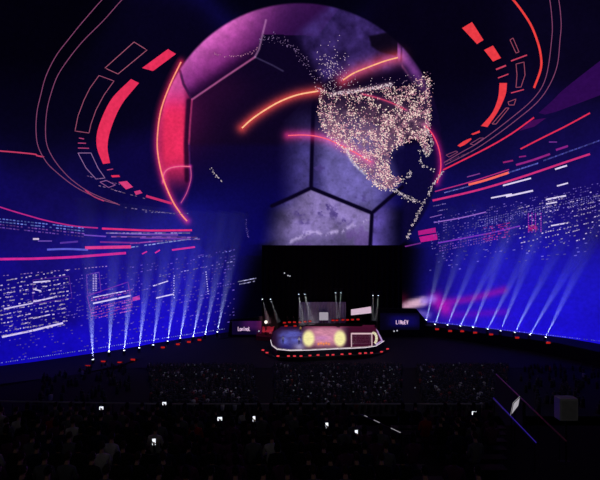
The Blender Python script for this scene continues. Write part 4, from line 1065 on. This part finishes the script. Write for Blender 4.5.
# red lamps: stage front, stage back, dome rim
REDL = glow('red_lens', (225, 58, 70), 1.0, 'FRONT'); REDD = glow('dim_red_lens', (178, 30, 28), .85, 'FRONT')
def red_lamp_proto(name, sz, lens):
    t = thing(name, '', 'lamp')
    MB().box((0, .12 * sz, .22 * sz), (.62 * sz, .30 * sz, .34 * sz)).build('housing', M['black'], t, bevel=.03 * sz)
    MB().box((0, -.045 * sz, .22 * sz), (.52 * sz, .03 * sz, .24 * sz)).build('lens', lens, t)
    MB().box((0, .12 * sz, .03 * sz), (.5 * sz, .3 * sz, .06 * sz)).build('bracket', M['black'], t)
    return t
ORD += ['twelfth', 'thirteenth', 'fourteenth', 'fifteenth', 'sixteenth', 'seventeenth', 'eighteenth']
fr = [(263, 350), (267, 352.6), (278, 356), (288.5, 356), (294.5, 356), (301, 356), (310, 355.5), (318, 355), (327.5, 355), (333, 354.7), (342, 354.2), (350, 353.8), (360, 353.3), (365.5, 353), (371.5, 352.8), (381.5, 351.7), (387.5, 348.8)]
FO = [stg(*q) for q in outline[1:11]]
def front(px, py): return at(px, py, float(np.interp(px, [q[0] for q in outline[1:11]], [q.y for q in FO])) - 1.15)
_front = front
def front(px, py):
    p = _front(px, py); return p if p.z > FZ + .5 else at_z(px, py, FZ + .5)
pr = red_lamp_proto('red_stage_lamp', 1.1, REDL)
for k, (px, py) in enumerate(fr):
    o = pr if k == 0 else copy_tree(pr); p = front(px, py); o.location = (p.x, p.y, p.z - .24)
    tag(o, f'red lamp low along the stage front, {ORD[k]} counting from the ramp end', 'lamp', 'red lamps along the stage front')
# low black plinth those lamps stand on
pl = [front(px, py) for px, py in fr]
mb = MB(); n = len(pl); 
v = [(p.x, p.y - .4, z) for p in pl for z in (FZ, p.z - .25)] + [(p.x, p.y + .5, z) for p in pl for z in (FZ, p.z - .25)]
m2 = 2 * n; f = []
for i in range(n - 1): a = 2 * i; f += [(a, a + 2, a + 3, a + 1), (a + 1, a + 3, m2 + a + 3, m2 + a + 1), (m2 + a, m2 + a + 1, m2 + a + 3, m2 + a + 2)]
tag(mb.add(v, f).build('lamp_plinth', M['black']), 'low black plinth curving along the stage front under red lamps', 'plinth')
bk = [(284.5, 322), (289.5, 321.5), (294.5, 321.5), (300, 321.6), (305, 321), (310, 320.6), (333, 319.6), (337, 319.6), (343, 319.2), (347.5, 319.2), (352.5, 319), (358, 318.8), (286, 325.2), (295, 325.2)]
pb_ = red_lamp_proto('red_stage_lamp', 1.5, REDD)
for k, (px, py) in enumerate(bk):
    o = pb_ if k == 0 else copy_tree(pb_); Y = 102.0 if k < 12 else 99.5; p = at(px, py, Y); o.location = (p.x, Y, max(SZ + .01, p.z - .5))
    tag(o, f'dim red lamp at the stage back, {ORD[k]} counting from the ramp end' if k < 12 else f'dim red lamp low before the back row, {ORD[k - 12]} from the ramp', 'lamp', 'dim red lamps along the stage back')
# riser under back lamps
p0, p1 = at(282, 322, 102.4), at(362, 322, 102.4)
tag(MB().box(((p0.x + p1.x) / 2, 102.1, SZ + .35), (p1.x - p0.x, 1.0, .7)).build('band_riser', M['black'], bevel=.03), 'long low black riser at the back of the stage carrying red lamps', 'riser')

sides = [('blue', [(93, 362), (109, 354), (124, 352.7), (139, 350), (153, 347), (167.5, 343.2), (180, 340), (193, 338.2), (205, 336), (217, 333.8)],
          [(90.5, 300), (112, 300), (130, 295), (146, 292), (161, 290), (176, 288), (190, 284), (205, 280), (217, 276), (230, 272)], 'under the blue city lights'),
         ('magenta', [(426, 321.5), (434.5, 326), (447, 326.7), (459.5, 327.7), (472.5, 329.2), (487, 331), (500, 332.7), (514, 334.3), (529, 336.7), (545, 339.2)],
          [(434, 290), (451, 282), (467, 281), (486, 278), (496, 272), (518, 272), (526, 270), (549, 270), (571, 268), (573, 284)], 'under the magenta glow')]
for sd, fx, tp, lb in sides:
    order = ORD[:10][::-1] if sd == 'blue' else ORD[:10]
    for k, ((px, py), (tx, ty)) in enumerate(zip(fx, tp)):
        z = rim_z(px); lz = z - .02
        p = at_z(px, py, lz + .62); tgt = at(tx, ty, p.y - (1.0 if sd == 'blue' else 4.0))
        moving_head('searchlight', f'searchlight with a pale blue beam {lb}, {order[k]} counting from the stage', f'searchlights {lb}', (p.x, p.y, lz), tgt, 1.25, 31, 4.9 if sd == 'blue' else 4.1, (.46, .53, 1.0), 112000, HAZE)
prd = red_lamp_proto('red_rim_lamp', 1.7, REDD); first_r = True
rl_ = [(88, 365.5), (103.5, 361), (120, 362), (133, 359), (163, 346.8), (178, 343.6), (189, 341.3), (199.5, 339.3)]; rr = [(437, 328.6), (450, 330.4), (462, 330.6), (475, 332), (491, 333.8), (517, 337), (548, 342)]
for lst, lb in ((rl_, 'under the blue city lights'), (rr, 'under the magenta glow')):
    for k, (px, py) in enumerate(lst):
        o = prd if first_r else copy_tree(prd); first_r = False
        z = rim_z(px) - .02; p = at_z(px, py, z + .5); o.location = (p.x, p.y, z)
        nn = len(lst); q = ORD[nn - 1 - k] if lst is rl_ else ORD[k]
        tag(o, f'dim red lamp on ledge {lb}, {q} from the stage', 'lamp', f'red rim lamps {lb}')

# added fill spots without fixtures, for stage, near tier and lower crowd
def lamp(name, loc, tgt, power, col, ang, blend=.6, soft=.4):
    ld = bpy.data.lights.new(name, 'SPOT'); ld.energy = power; ld.color = col; ld.spot_size = math.radians(ang); ld.spot_blend = blend; ld.shadow_soft_size = soft
    lo = bpy.data.objects.new(name, ld); COL.objects.link(lo); lo.location = loc; lo.rotation_euler = (Vector(loc) - Vector(tgt)).to_track_quat('Z', 'Y').to_euler(); return lo
lamp('stage_fill', (6, 30, 55), (4, 90, 1.2), 60000, (1, .95, .95), 16)  # unseen fill, added to brighten the performers
lamp('tier_fill', (-9, -3, 33), (-2, 15, 17), 150, (1, .92, .9), 80, .8, .3)  # pair of unseen fills, added to lift the near tier
lamp('tier_fill', (10, -3, 33), (4, 15, 17), 150, (1, .92, .95), 80, .8, .3)
lamp('crowd_fill', (6, 40, 80), (5, 58, 3), 13000, (.95, .95, 1), 60, .9, 1)  # unseen fill, added to brighten the lower crowd
